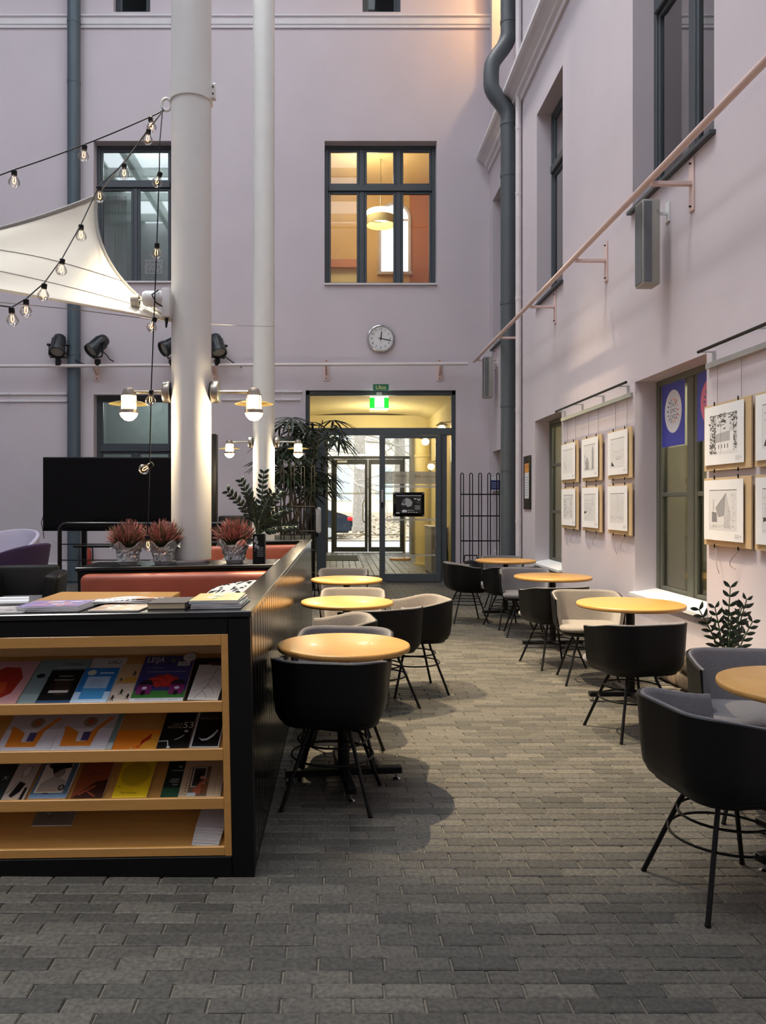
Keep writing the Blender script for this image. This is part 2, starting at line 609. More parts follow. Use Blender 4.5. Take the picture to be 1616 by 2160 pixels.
def brick_verts(cx, cy, w, h, zt, bev, tilt=(0, 0), zb=-0.012):
    x0, x1, y0, y1 = cx - w / 2, cx + w / 2, cy - h / 2, cy + h / 2
    tz = lambda x, y: zt + (x - cx) * tilt[0] + (y - cy) * tilt[1]
    V = [(x0, y0, zb), (x1, y0, zb), (x1, y1, zb), (x0, y1, zb)]
    V += [(x, y, tz(x, y) - bev) for x, y in ((x0, y0), (x1, y0), (x1, y1), (x0, y1))]
    V += [(x, y, tz(x, y)) for x, y in ((x0 + bev, y0 + bev), (x1 - bev, y0 + bev), (x1 - bev, y1 - bev), (x0 + bev, y1 - bev))]
    return V
BF = [(8, 9, 10, 11)] + [(4 + i, 4 + (i + 1) % 4, 8 + (i + 1) % 4, 8 + i) for i in range(4)] + [(i, (i + 1) % 4, 4 + (i + 1) % 4, 4 + i) for i in range(4)]

protos = []
rng = random.Random(3)
for k in range(10):
    me = bpy.data.meshes.new('brick')
    me.from_pydata(brick_verts(0, 0, BW - GAP - rng.random() * 0.002, BH - GAP * 0.55 - rng.random() * 0.0012, -rng.random() * 0.0024, 0.0042,
                               (rng.uniform(-.006, .006), rng.uniform(-.02, .02))), [], BF)
    me.materials.append(M['brick'])
    protos.append(me)

SV, SF, ST = [], [], []
near = []
row = 0
y = 1.30
while y < YF - 0.03:
    off = (row % 2) * BW / 2 + rng.uniform(-0.012, 0.012) + (row % 4) * 0.006
    x = -6.6 + off
    xmax = XR - 0.02
    while x < xmax:
        if x + BW / 2 < xmax + 0.02:
            inside_booth = (-1.8 < x < -0.46 and 3.3 < y < 9.2)
            if not inside_booth:
                d = y
                px = VX + x * FPX / d
                py = VY + EYE * FPX / d
                if -75 < px < 1690 and py < 2185 and len(near) < 300 and not (x < -0.40 and y > 3.12):
                    near.append((x, y))
                elif y < 1.9 or -400 < px < 2100:
                    i = len(SV)
                    SV += brick_verts(x, y, BW - GAP - rng.random() * 0.002, BH - GAP * 0.55 - rng.random() * 0.0012, -rng.random() * 0.0024, 0.0042,
                                      (rng.uniform(-.006, .006), rng.uniform(-.02, .02)))
                    SF += [tuple(a + i for a in f) for f in BF]
                    ST += [rng.random()] * 12
        x += BW
    y += BH
    row += 1
for (x, y) in near:
    o = bpy.data.objects.new('brick', rng.choice(protos))
    COL.objects.link(o)
    o.location = (x, y, 0)
    o.parent = fl
me = bpy.data.meshes.new('paving')
me.from_pydata(SV, [], SF)
at = me.attributes.new('tone', 'FLOAT', 'POINT')
at.data.foreach_set('value', ST)
o = link('paving', me, M['brick'], fl)
o['kind'] = 'stuff'

# ---- white cornices
def cornice(name, f, u0, u1, prof, m):
    b = B()
    k = len(prof)
    A = [b.bm.verts.new(Vector(f(u0, v, -w))) for w, v in prof]
    C = [b.bm.verts.new(Vector(f(u1, v, -w))) for w, v in prof]
    for i in range(k):
        b.bm.faces.new((A[i], A[(i + 1) % k], C[(i + 1) % k], C[i]))
    b.bm.faces.new(A[::-1]); b.bm.faces.new(C)
    return struct(name, b, m)
# right wall: string course between first and second floor
zc = 7.60
cornice('trim_1', right, YB, YF - 0.001, [(0, zc), (0.035, zc), (0.045, zc + 0.06), (0.09, zc + 0.09), (0.10, zc + 0.13), (0.16, zc + 0.19), (0.22, zc + 0.21), (0.25, zc + 0.24), (0.25, zc + 0.30), (0, zc + 0.42)], M['white_trim'])
# far wall cornice
zc = 10.26
cornice('trim_2', far, XL, XR - 0.0, [(0, zc), (0.03, zc), (0.035, zc + 0.05), (0.05, zc + 0.06), (0.06, zc + 0.17), (0.09, zc + 0.19), (0.09, zc + 0.215), (0, zc + 0.24)], M['white_trim'])
# low grey skirting on the far wall
struct('baseboard_far', fbox(B(), far, XL, -0.60, 0, 0.35, -0.03, 0, 0.006), M['white_trim'])

# ------------------------------------------------------------------ windows
def window(name, f, hole, w, cols, rows, m, fr=0.07, bar=0.055, gm=None, label=None, tr=None, trb=0.11, toponly=None, dep=0.07):
    """cols: fractions between casements; rows: glazing-bar heights (fractions of the casement); tr: transom height"""
    u0, u1, v0, v1 = hole
    root = thing(name, label, 'window')
    root['kind'] = 'structure'
    b = B()
    fbox(b, f, u0, u0 + fr, v0, v1, w, w + dep, 0.006); fbox(b, f, u1 - fr, u1, v0, v1, w, w + dep, 0.006)
    fbox(b, f, u0 + fr, u1 - fr, v0, v0 + fr, w, w + dep, 0.006); fbox(b, f, u0 + fr, u1 - fr, v1 - fr, v1, w, w + dep, 0.006)
    b.obj('frame', m, root, smooth=False)
    zones = [(v0 + fr, v1 - fr, cols)]
    if tr:
        vt = v0 + (v1 - v0) * tr
        fbox(B(), f, u0 + fr, u1 - fr, vt - trb / 2, vt + trb / 2, w - 0.03, w + dep, 0.01).obj('transom', m, root, smooth=False)
        zones = [(v0 + fr, vt - trb / 2, cols), (vt + trb / 2, v1 - fr, toponly if toponly is not None else cols)]
    for zi, (a, c, cc) in enumerate(zones):
        edges = [u0 + fr] + [u0 + (u1 - u0) * q for q in cc] + [u1 - fr]
        for q in cc:
            uu = u0 + (u1 - u0) * q
            fbox(B(), f, uu - bar, uu + bar, a, c, w, w + dep, 0.008).obj('mullion', m, root, smooth=False)
        for i in range(len(edges) - 1):
            ua = edges[i] + (bar if i > 0 else 0)
            ub = edges[i + 1] - (bar if i < len(edges) - 2 else 0)
            sash = B()
            sw = 0.045
            for q in ((ua, ua + sw, a, c), (ub - sw, ub, a, c), (ua + sw, ub - sw, a, a + sw), (ua + sw, ub - sw, c - sw, c)):
                fbox(sash, f, q[0], q[1], q[2], q[3], w + 0.012, w + dep - 0.005, 0.005)
            so = sash.obj('sash', m, root, smooth=False)
            br = [a + sw] + ([a + (c - a) * r for r in rows] if (zi == 0) else []) + [c - sw]
            for r in br[1:-1]:
                fbox(B(), f, ua + sw, ub - sw, r - 0.02, r + 0.02, w + 0.016, w + dep - 0.008, 0.004).obj('glazing_bar', m, so, smooth=False)
            for va, vb in zip(br, br[1:]):
                fbox(B(), f, ua + sw, ub - sw, va, vb, w + 0.035, w + 0.041).obj('pane', gm or M['glass'], so, smooth=False)
    return root

def sill(name, f, hole, w0, w1, th, m, over=0.04, drop=0.0):
    u0, u1, v0, v1 = hole
    b = B()
    p = [f(u0 - over, v0 + th, w1), f(u1 + over, v0 + th, w1), f(u1 + over, v0 + th - drop, w0), f(u0 - over, v0 + th - drop, w0)]
    lo = [(x, y, z - 0.03) for x, y, z in p]
    vs = [b.bm.verts.new(Vector(q)) for q in p + lo]
    for q in ((0, 1, 2, 3), (7, 6, 5, 4), (0, 4, 5, 1), (1, 5, 6, 2), (2, 6, 7, 3), (3, 7, 4, 0)):
        b.bm.faces.new([vs[i] for i in q])
    return struct(name, b, m)

def niche(name, f, hole, w0, depth, m, grow=0.5):
    """the room behind a window: back, sides, floor and top"""
    u0, u1, v0, v1 = hole
    u0 -= grow; u1 += grow
    b = B()
    g = w0 + depth
    b.quad(f(u0, v0, g), f(u1, v0, g), f(u1, v1, g), f(u0, v1, g))
    b.quad(f(u0, v0, w0), f(u0, v0, g), f(u0, v1, g), f(u0, v1, w0))
    b.quad(f(u1, v0, w0), f(u1, v0, g), f(u1, v1, g), f(u1, v1, w0))
    b.quad(f(u0, v0, w0), f(u1, v0, w0), f(u1, v0, g), f(u0, v0, g))
    b.quad(f(u0, v1, w0), f(u1, v1, w0), f(u1, v1, g), f(u0, v1, g))
    return struct(name, b, m)

window('window_1', far, W_CENTRE, 0.20, [0.335, 0.665], [], M['winframe'], gm=M['glassclear'], tr=0.70, bar=0.05, label='dark framed six pane window above the clock, yellow room behind')
window('window_2', far, W_LEFT, 0.20, [0.5], [], M['winframe'], tr=0.72, toponly=[], bar=0.04, label='dark framed window beside the canvas sail, upper floor')
window('window_3', far, W_LEFTLOW, 0.20, [0.5], [], M['winframe'], tr=0.60, toponly=[], bar=0.04, label='dark framed window above the large black screen')
window('window_4', far, W_TOPA, 0.16, [], [], M['winframe'], gm=M['glassdim'], label='small dark window on the top floor, left of the round columns')
window('window_5', far, W_TOPB, 0.16, [], [], M['winframe'], gm=M['glassdim'], label='small dark window on the top floor above the six pane window')
window('window_6', right, R_LOWA, 0.20, [0.5], [0.47], M['olivepaint'], gm=M['glassclear'], fr=0.06, bar=0.05, label='olive window with blue posters beside the near row of prints')
window('window_7', right, R_LOWB, 0.20, [0.5], [0.36, 0.70], M['olivepaint'], gm=M['glassclear'], fr=0.06, bar=0.05, label='olive window at the end of the six hanging prints')
window('window_8', right, R_UPA, 0.20, [0.5], [], M['winframe'], tr=0.70, label='tall grey upper window behind the nearest speaker', bar=0.05)
window('window_9', right, R_UPB, 0.20, [0.5], [], M['winframe'], tr=0.70, label='tall grey upper window in the middle of the right wall', bar=0.05)
window('window_10', right, R_UPC, 0.20, [], [], M['winframe'], tr=0.70, label='upper window mostly hidden behind the grey downpipe')
window('window_11', right, R_LOWC, 0.20, [], [], M['olivepaint'], label='lower window niche behind the grey downpipe')

sill('trim_3', far, W_CENTRE, -0.05, 0.2, 0.035, M['white_trim'], 0.0)
sill('trim_4', far, W_LEFT, -0.05, 0.2, 0.035, M['white_trim'], 0.0)
sill('trim_5', right, R_LOWA, -0.05, 0.2, 0.07, M['white'], 0.03, 0.04)
sill('trim_6', right, R_LOWB, -0.05, 0.2, 0.07, M['white'], 0.03, 0.04)
sill('trim_7', right, R_UPA, -0.05, 0.2, 0.03, M['winframe'], 0.03, 0.01)
sill('trim_8', right, R_UPB, -0.05, 0.2, 0.03, M['winframe'], 0.03, 0.01)
sill('trim_9', right, R_UPC, -0.05, 0.2, 0.03, M['winframe'], 0.03, 0.01)

# dim rooms behind the right-hand and left-hand windows
niche('wall_room_1', right, (6.10, 7.57, 0.3, 2.9), 0.30, 1.7, M['roomgrey'])
niche('wall_room_2', right, (10.05, 11.40, 0.3, 2.9), 0.30, 1.7, M['roomgrey'])
niche('wall_room_3', right, (13.75, 14.5, 0.3, 2.9), 0.30, 1.0, M['roomdark'], 0.1)
niche('wall_room_4', right, (5.98, 7.63, 4.0, 7.4), 0.30, 1.7, M['roomdark'])
niche('wall_room_5', right, (10.0, 11.3, 4.0, 7.4), 0.30, 1.7, M['roomdark'])
niche('wall_room_6', right, (13.75, 14.5, 4.0, 7.4), 0.30, 1.0, M['roomdark'], 0.1)
niche('wall_room_7', far, (-4.52, -3.07, 5.2, 8.7), 0.34, 2.2, M['roomdark'])
niche('wall_room_8', far, (-4.52, -3.07, 0.6, 3.8), 0.34, 2.2, M['roomdark'])
niche('wall_room_9', far, W_TOPA, 0.34, 1.0, M['roomdark'], 0.2)
niche('wall_room_10', far, W_TOPB, 0.34, 1.0, M['roomdark'], 0.2)

def lamp_point(name, loc, energy, col, r=0.05, parent=None, spot=None):
    ld = bpy.data.lights.new(name, 'SPOT' if spot else 'POINT')
    ld.energy = energy
    ld.color = col
    ld.shadow_soft_size = r
    lo = bpy.data.objects.new(name, ld)
    COL.objects.link(lo)
    lo.location = loc
    if parent: lo.parent = parent
    if spot:
        ld.spot_size = spot[0]; ld.spot_blend = spot[1]
        lo.rotation_euler = Vector(spot[2]).to_track_quat('-Z', 'Y').to_euler()
    return lo
WARM = (1.0, 0.72, 0.38)
WARM2 = (1.0, 0.80, 0.52)

# warm-lit top-floor room on the right, spilling onto the far wall
niche('wall_room_11', right, (13.0, 14.9, 9.2, 12.6), 0.30, 1.7, M['roomtan'], 0.0)
lamp_point('room_lamp', (3.9, 13.7, 11.4), 260, WARM, 0.15)

# the yellow room behind the six pane window
def room_centre():
    x0, x1, z0, z1, y0, y1 = -2.2, 2.9, 4.9, 8.62, YF + 0.34, 18.2
    b = B()
    b.quad((x0, y0, z0), (x0, y1, z0), (x0, y1, z1), (x0, y0, z1))
    b.quad((x0, y0, z0), (x1, y0, z0), (x1, y1, z0), (x0, y1, z0))
    b.quad((x0, y0, z1), (x1, y0, z1), (x1, y1, z1), (x0, y1, z1))
    # back wall with an arched window
    ax, ar, az0, az1 = 1.30, 0.34, 6.72, 7.95
    b.quad((x0, y1, z0), (ax - ar, y1, z0), (ax - ar, y1, z1), (x0, y1, z1))
    b.quad((ax - ar, y1, z0), (ax + ar, y1, z0), (ax + ar, y1, az0), (ax - ar, y1, az0))
    n = 16
    for k in range(n):
        t0, t1 = PI - PI * k / n, PI - PI * (k + 1) / n
        b.quad((ax + ar * math.cos(t0), y1, az1 + ar * math.sin(t0)), (ax + ar * math.cos(t1), y1, az1 + ar * math.sin(t1)),
               (ax + ar * math.cos(t1), y1, z1), (ax + ar * math.cos(t0), y1, z1))
    struct('wall_yellow_room', b, M['roomtan'])
    b = B()
    b.quad((x1, y0, z0), (x1, y1, z0), (x1, y1, z1), (x1, y0, z1))
    b.quad((ax + ar, y1, z0), (x1, y1, z0), (x1, y1, z1), (ax + ar, y1, z1))
    struct('wall_red_room', b, M['roomred'])
    # arch frame
    pts = [(ax - ar, az0)] + [(ax + ar * math.cos(PI - PI * k / n), az1 + ar * math.sin(PI - PI * k / n)) for k in range(n + 1)] + [(ax + ar, az0)]
    w = B()
    w.path([(x, y1 - 0.02, z) for x, z in pts], 0.045, 8)
    w.bb(ax - ar - 0.05, ax + ar + 0.05, y1 - 0.1, y1 + 0.02, az0 - 0.06, az0)
    w.bb(ax - ar, ax + ar, y1 - 0.03, y1 + 0.01, az1 - 0.06, az1 - 0.02)
    w.bb(ax - 0.02, ax + 0.02, y1 - 0.03, y1 + 0.01, az0, az1 + ar)
    r = struct('window_12', w, M['white_trim'], label='arched white window at the back of the yellow room', cat='window')
    # added yellow panel under a darker strip, standing in for a brighter view there
    struct('wall_yellow_panel', B().bb(-1.1, 0.62, 17.3, 17.4, 4.9, 6.55), M['yellowwall'])
    struct('trim_10', B().bb(-1.2, 0.62, 17.2, 17.42, 6.55, 6.72), M['roomred'])
room_centre()
pl = thing('pendant_lamp', 'glowing drum pendant lamp hanging in the yellow room', 'lamp', P(803, 449, 16.6))
B().lathe([(0, -0.08), (0.29, -0.08), (0.30, -0.06), (0.30, 0.02), (0.29, 0.03), (0, 0.03)], 28).obj('shade', M['tubelight'], pl)
B().lathe([(0.30, -0.26), (0.31, -0.26), (0.31, -0.09), (0.30, -0.09)], 28).obj('lower_band', M['yellowwall'], pl)
B().tube((0, 0, 0.03), (0, 0, 8.62 - pl.location.z), 0.012).obj('rod', M['nickel'], pl)
lamp_point('room_glow', (0.6, 16.2, 7.9), 85, (1.0, 0.84, 0.58), 0.2)
for q in ((4.2, 6.8, 2.5), (4.2, 10.8, 2.5)):  # fill lights added to brighten the rooms behind the olive windows
    lamp_point('side_room_fill', q, 110, (1.0, 0.90, 0.70), 0.2)
for q in ((4.2, 6.8, 7.0), (4.2, 10.6, 7.0), (-3.8, 16.4, 8.3), (-3.8, 16.4, 3.5)):  # more added fills, lifting the rooms behind the grey windows
    lamp_point('side_room_fill', q, 45, (0.93, 1.0, 0.97), 0.2)

# ------------------------------------------------------------------ the passage behind the glass door
YO = 23.7
PX0, PX1 = -0.62, 2.22
pf = struct('floor_passage', B().bb(-1.6, PX1 + 0.3, YF + 0.02, YO + 0.4, -0.30, -0.009), M['mortar'])
SV, SF, ST = [], [], []
s = 0.155
for r in range(int((YO + 0.3 - YF - 0.05) / s)):
    for c in range(int((PX1 + 1.5) / s) + 1):
        cx = -1.5 + c * s + rng.uniform(-.006, .006)
        cy = YF + 0.12 + r * s + rng.uniform(-.006, .006)
        if cx > PX1 - 0.03: continue
        i = len(SV)
        SV += brick_verts(cx, cy, s - 0.014, s - 0.014, -rng.random() * 0.003, 0.006)
        SF += [tuple(a + i for a in f) for f in BF]
        ST += [rng.random()] * 12
me = bpy.data.meshes.new('setts'); me.from_pydata(SV, [], SF)
me.attributes.new('tone', 'FLOAT', 'POINT').data.foreach_set('value', ST)
o = link('setts', me, M['sett'], pf); o['kind'] = 'stuff'
struct('wall_passage_right', B().bb(PX1, PX1 + 0.2, YF + 0.34, YO + 0.2, 0, 4.2), M['yellowwall'])
struct('wall_passage_left', B().bb(-1.2, -1.0, YF + 0.34, YO + 0.2, 0, 4.2), M['yellowwall'])
# shallow vaulted ceiling with a rib
b = B()
rows = []
for k in range(13):
    t = k / 12
    x = -1.0 + (PX1 + 1.0) * t
    z = 3.50 + 0.16 * math.sin(PI * t) ** 0.5
    rows.append([(x, YF + 0.3, z), (x, YO, z)])
b.grid(rows)
b.bb(-1.0, PX1, YF + 0.3, YO + 0.2, 3.80, 3.9)
struct('ceiling_passage', b, M['yellowwall'], smooth=False)
struct('trim_11', B().bb(-1.0, PX1, 19.4, 19.9, 3.18, 3.6), M['yellowwall'])
# round yellow column inside the passage and grey wall end beside the outer doors
t = thing('passage_column', 'round yellow column inside the passage behind the glass door', 'column', (2.02, 19.0, 0))
B().lathe([(0, 0), (0.20, 0), (0.20, 0.05), (0.165, 0.06), (0.165, 2.55), (0.19, 2.56), (0.19, 2.62), (0.165, 2.63), (0.165, 3.2), (0, 3.2)], 28).obj('shaft', M['yellowwall'], t)
struct('wall_outer_pier', B().bb(2.13, PX1 + 0.05, YO - 0.6, YO + 0.1, 0, 3.6), M['greyplastic'])
lamp_point('passage_light', (0.9, 18.0, 3.0), 100, (1.0, 0.86, 0.62), 0.3)
lamp_point('passage_light_deep', (1.2, 22.0, 2.9), 50, (1.0, 0.88, 0.66), 0.3)

# inner glass door: frame, transom, sliding leaf
dr = thing('door_1', 'grey framed glass door wall with transom and sliding leaf', 'door'); dr['kind'] = 'structure'
def dz(py): return EYE - (py - VY) * (YF + 0.1) / FPX
def dx(px): return (px - VX) * (YF + 0.1) / FPX
b = B(); y0, y1 = YF + 0.06, YF + 0.16
b.bb(DOOR[0], DOOR[0] + 0.075, y0, y1, 0, DOOR[3], 0.008)
b.bb(DOOR[1] - 0.075, DOOR[1], y0, y1, 0, DOOR[3], 0.008)
b.bb(DOOR[0], DOOR[1], y0, y1, DOOR[3] - 0.085, DOOR[3], 0.008)
b.obj('outer_frame', M['winframe'], dr, smooth=False)
B().bb(DOOR[0] + 0.075, DOOR[1] - 0.075, y0 - 0.02, y1, dz(918), dz(903), 0.006).obj('transom', M['pipe_dark'], dr, smooth=False)
B().bb(dx(668), dx(688), y0 - 0.01, y1, 0, dz(918), 0.006).obj('post', M['winframe'], dr, smooth=False)
B().bb(dx(929), dx(942), y0 - 0.01, y1, 0, dz(918), 0.006).obj('post', M['pipe_dark'], dr, smooth=False)
B().bb(dx(812), DOOR[1] - 0.075, y0, y1, 0.0, 0.06, 0.004).obj('threshold', M['pipe_dark'], dr, smooth=False)
lf = B()
xa, xb, za, zb = dx(800), dx(929), 0.01, dz(919)
for q in ((xa, xa + 0.105, za, zb), (xb - 0.10, xb, za, zb), (xa + 0.105, xb - 0.10, za, za + 0.15), (xa + 0.105, xb - 0.10, zb - 0.055, zb)):
    lf.bb(q[0], q[1], y0 - 0.06, y0 - 0.015, q[2], q[3], 0.005)
lf = lf.obj('sliding_leaf', M['pipe_dark'], dr, smooth=False)
gx0, gx1 = xa + 0.105, xb - 0.10
B().bb(gx0, gx1, y0 - 0.042, y0 - 0.034, za + 0.15, zb - 0.055).obj('pane', M['doorglass'], lf, smooth=False)
B().bb(gx0, gx1, y0 - 0.045, y0 - 0.0425, dz(1021), dz(995)).obj('frosted_band', M['frosted'], lf, smooth=False)
for a, c in ((1029, 1024), (1098, 1094), (1172, 1169)):
    B().bb(gx0, gx1, y0 - 0.045, y0 - 0.0425, dz(a), dz(c)).obj('stripe', M['film'], lf, smooth=False)
ink = Ink()
ink.text('Pohjoi', -0.16, 0.03, 0.06, '#4a463c', 0.19)
ink.text('dali', 0.13, 0.03, 0.055, '#4a463c', 0.11)
ink.text('undervan', 0.34, 0.025, 0.04, '#6a6658', 0.26)
for q in range(9):
    ink.rect(-0.25 + q * 0.08, -0.055, -0.25 + q * 0.08 + 0.05, -0.045, '#9a947f')
for q in range(7):
    a = 2 * PI * q / 7
    ink.oval(-0.36 + 0.06 * math.cos(a), 0.0 + 0.07 * math.sin(a), 0.016, 0.022, '#efece2', 10)
ink.obj('lettering', lf, Matrix.Translation(((gx0 + gx1) / 2, y0 - 0.046, dz(1008))) @ rotx(PI / 2))
hd = B(); hd.bb(xa + 0.03, xa + 0.075, y0 - 0.085, y0 - 0.06, dz(1060), dz(1034), 0.006); hd.obj('handle', M['chrome'], lf)
B().bb(xa + 0.035, xa + 0.07, y0 - 0.065, y0 - 0.058, dz(1072), dz(1060), 0.003).obj('lock', M['blacksteel'], lf)
b = B().bb(DOOR[0] + 0.075, DOOR[1] - 0.075, y0 + 0.04, y0 + 0.048, dz(903), DOOR[3] - 0.085); b.obj('pane', M['doorglass'], dr, smooth=False)
B().bb(DOOR[0] + 0.075, dx(668), y0 + 0.04, y0 + 0.048, 0.02, dz(918)).obj('pane', M['doorglass'], dr, smooth=False)
B().bb(dx(942), DOOR[1] - 0.075, y0 + 0.04, y0 + 0.048, 0.06, dz(918)).obj('pane', M['doorglass'], dr, smooth=False)

# outer street doors at the end of the passage
od = thing('door_2', 'dark framed double street doors at the end of the passage', 'door'); od['kind'] = 'structure'
def ox(px): return (px - VX) * YO / FPX
def oz(py): return EYE - (py - VY) * YO / FPX
yo0, yo1 = YO, YO + 0.09
def oframe(name, x0, x1, z0, z1, parent, m=M['winframe'], dy=0.0):
    return B().bb(x0, x1, yo0 - dy, yo1, z0, z1, 0.006).obj(name, m, parent, smooth=False)
oframe('side_frame', -1.0, ox(692), 0, 3.5, od); oframe('side_frame', ox(866), PX1 + 0.0, 0, 3.5, od)
oframe('transom', ox(692), ox(866), oz(968), oz(962), od); oframe('head', -1.0, PX1, 3.48, 3.8, od)
oframe('mullion', ox(699), ox(704), 0, oz(968), od); oframe('mullion', ox(850), ox(854), 0, oz(968), od)
for q, (a, c) in enumerate(((704, 776), (777, 850))):
    l = B()
    x0, x1 = ox(a), ox(c)
    z0, z1 = 0.02, oz(969)
    for r in ((x0, x0 + 0.09, z0, z1), (x1 - 0.09, x1, z0, z1), (x0 + 0.09, x1 - 0.09, z0, z0 + 0.14), (x0 + 0.09, x1 - 0.09, z1 - 0.15, z1)):
        l.bb(r[0], r[1], yo0 - 0.03, yo0 + 0.03, r[2], r[3], 0.005)
    l = l.obj('door_leaf', M['winframe'], od, smooth=False)
    B().bb(x0 + 0.09, x1 - 0.09, yo0 - 0.004, yo0 + 0.004, z0 + 0.14, z1 - 0.15).obj('pane', M['doorglass'], l, smooth=False)
    for zz in (oz(1041), oz(1128)):
        B().bb(x0 + 0.09, x1 - 0.09, yo0 - 0.008, yo0 - 0.005, zz - 0.025, zz + 0.025).obj('stripe', M['film'], l, smooth=False)
    if q == 0:
        hx = x1 - 0.13
        B().path([(hx + 0.07, yo0 - 0.03, oz(1056)), (hx, yo0 - 0.08, oz(1057)), (hx - 0.02, yo0 - 0.09, oz(1062)), (hx - 0.02, yo0 - 0.09, oz(1096)), (hx, yo0 - 0.08, oz(1101)), (hx + 0.07, yo0 - 0.03, oz(1102))], 0.016, 8).obj('pull_handle', M['chrome'], l)
        B().bb(x0 + 0.1, x0 + 0.4, yo0 - 0.07, yo0 - 0.03, z1 - 0.11, z1 - 0.03, 0.008).obj('closer', M['alu'], l)
B().bb(ox(692), ox(866), yo0 + 0.03, yo0 + 0.036, oz(962), 3.48).obj('pane', M['doorglass'], od, smooth=False)
B().bb(ox(692), ox(699), yo0 + 0.03, yo0 + 0.036, 0.05, oz(968)).obj('pane', M['doorglass'], od, smooth=False)
B().bb(ox(854), ox(866), yo0 + 0.03, yo0 + 0.036, 0.05, oz(968)).obj('pane', M['doorglass'], od, smooth=False)

tag(B().bb(-0.55, 0.55, 20.3, 22.2, 0.001, 0.014, 0.004).obj('door_mat', M['mat']), 'pale grey door mat by the street doors', 'mat')
tag(B().bb(0.05, 1.35, 15.25, 16.1, 0.001, 0.016, 0.004).obj('door_mat', M['mat']), 'dark door mat just inside the sliding glass leaf', 'mat')
# things in the passage
cn = thing('side_cabinet', 'pale narrow cabinet along the passage wall under the orange art', 'cabinet', (2.03, 16.6, 0))
B().bb(-0.15, 0.15, -0.6, 0.6, 0.05, 0.98, 0.008).obj('body', M['greyplastic'], cn)
B().bb(-0.13, 0.13, -0.58, 0.58, 0, 0.05).obj('plinth', M['blackmat'], cn)
B().bb(-0.17, 0.17, -0.62, 0.62, 0.98, 1.0, 0.004).obj('top', M['white_trim'], cn)
art = thing('wall_sculpture', 'orange diamond shaped wall art on the passage wall', 'sculpture', (2.215, 16.9, 1.75))
bm = B()
bm.prism([(0, -0.55), (0.16, 0.05), (0, 0.55), (-0.16, 0.0)], 0.05, Matrix(((0, 0, -1, 0), (1, 0, 0, 0), (0, 1, 0, 0), (0, 0, 0, 1))))
bm.obj('diamond', M['orange'], art, smooth=False)
bn = thing('floor_stand', 'low wooden stand base with white post in the passage', 'stand', (1.62, 20.6, 0))
B().lathe([(0, 0.0), (0.28, 0.0), (0.28, 0.05), (0, 0.05)], 20).obj('base', M['wood'], bn)
B().tube((0.12, 0, 0.05), (0.12, 0, 1.9), 0.014).obj('post', M['white'], bn)
def passage_lamp(loc, label):
    t = thing('globe_lamp', label, 'lamp', loc, 0, 'globe lamps in the passage')
    B().lathe([(0, -0.10), (0.05, -0.085), (0.075, -0.04), (0.07, 0.0), (0.045, 0.03), (0, 0.03)], 18).obj('bulb', M['lampglow'], t)
    B().lathe([(0.13, 0.035), (0.135, 0.03), (0.05, 0.08), (0.02, 0.10), (0, 0.10)], 18).obj('shade', M['nickel'], t)
    B().tube((0, 0, 0.08), (PX1 - loc[0], 0, 0.10), 0.012).obj('arm', M['nickel'], t)
passage_lamp((2.03, 15.55, 2.95), 'round warm wall lamp nearest inside the passage')
passage_lamp((2.06, 17.6, 2.3), 'lower warm wall lamp halfway down the passage')
passage_lamp((1.75, 15.9, 2.72), 'warm wall lamp seen through the sliding glass leaf')

# ------------------------------------------------------------------ the street outside
struct('ground_street', B().bb(-30, 30, YO + 0.4, 80, -0.4, -0.05), M['asphalt'])
SV, SF, ST = [], [], []
for k in range(4200):
    yy = rng.uniform(32, 52)
    xx = rng.uniform(-7, 9)
    a = rng.uniform(0, 2 * PI); q = rng.uniform(0.04, 0.10)
    tx, ty = rng.uniform(-.5, .5), rng.uniform(-.5, .5)
    i = len(SV)
    zz = 0.02 + max(0, yy - 36) * 0.035
    for dx_, dy_ in ((-q, -q * .6), (q, -q * .6), (q, q * .6), (-q, q * .6)):
        x_ = dx_ * math.cos(a) - dy_ * math.sin(a); y_ = dx_ * math.sin(a) + dy_ * math.cos(a)
        SV.append((xx + x_, yy + y_, zz + 0.05 + x_ * tx + y_ * ty))
    SF.append((i, i + 1, i + 2, i + 3)); ST += [rng.random()] * 4
me = bpy.data.meshes.new('fallen_leaves'); me.from_pydata(SV, [], SF)
me.attributes.new('tone', 'FLOAT', 'POINT').data.foreach_set('value', ST)
tag(link('fallen_leaves', me, M['litter']), 'fallen brown leaves covering the bank outside', 'leaves', kind='stuff')
b = B(); b.grid([[(x, yy, -0.02 + max(0, yy - 36) * 0.035) for x in (-30, 30)] for yy in (31.5, 36, 46, 60)])
struct('ground_bank', b, M['litter'])

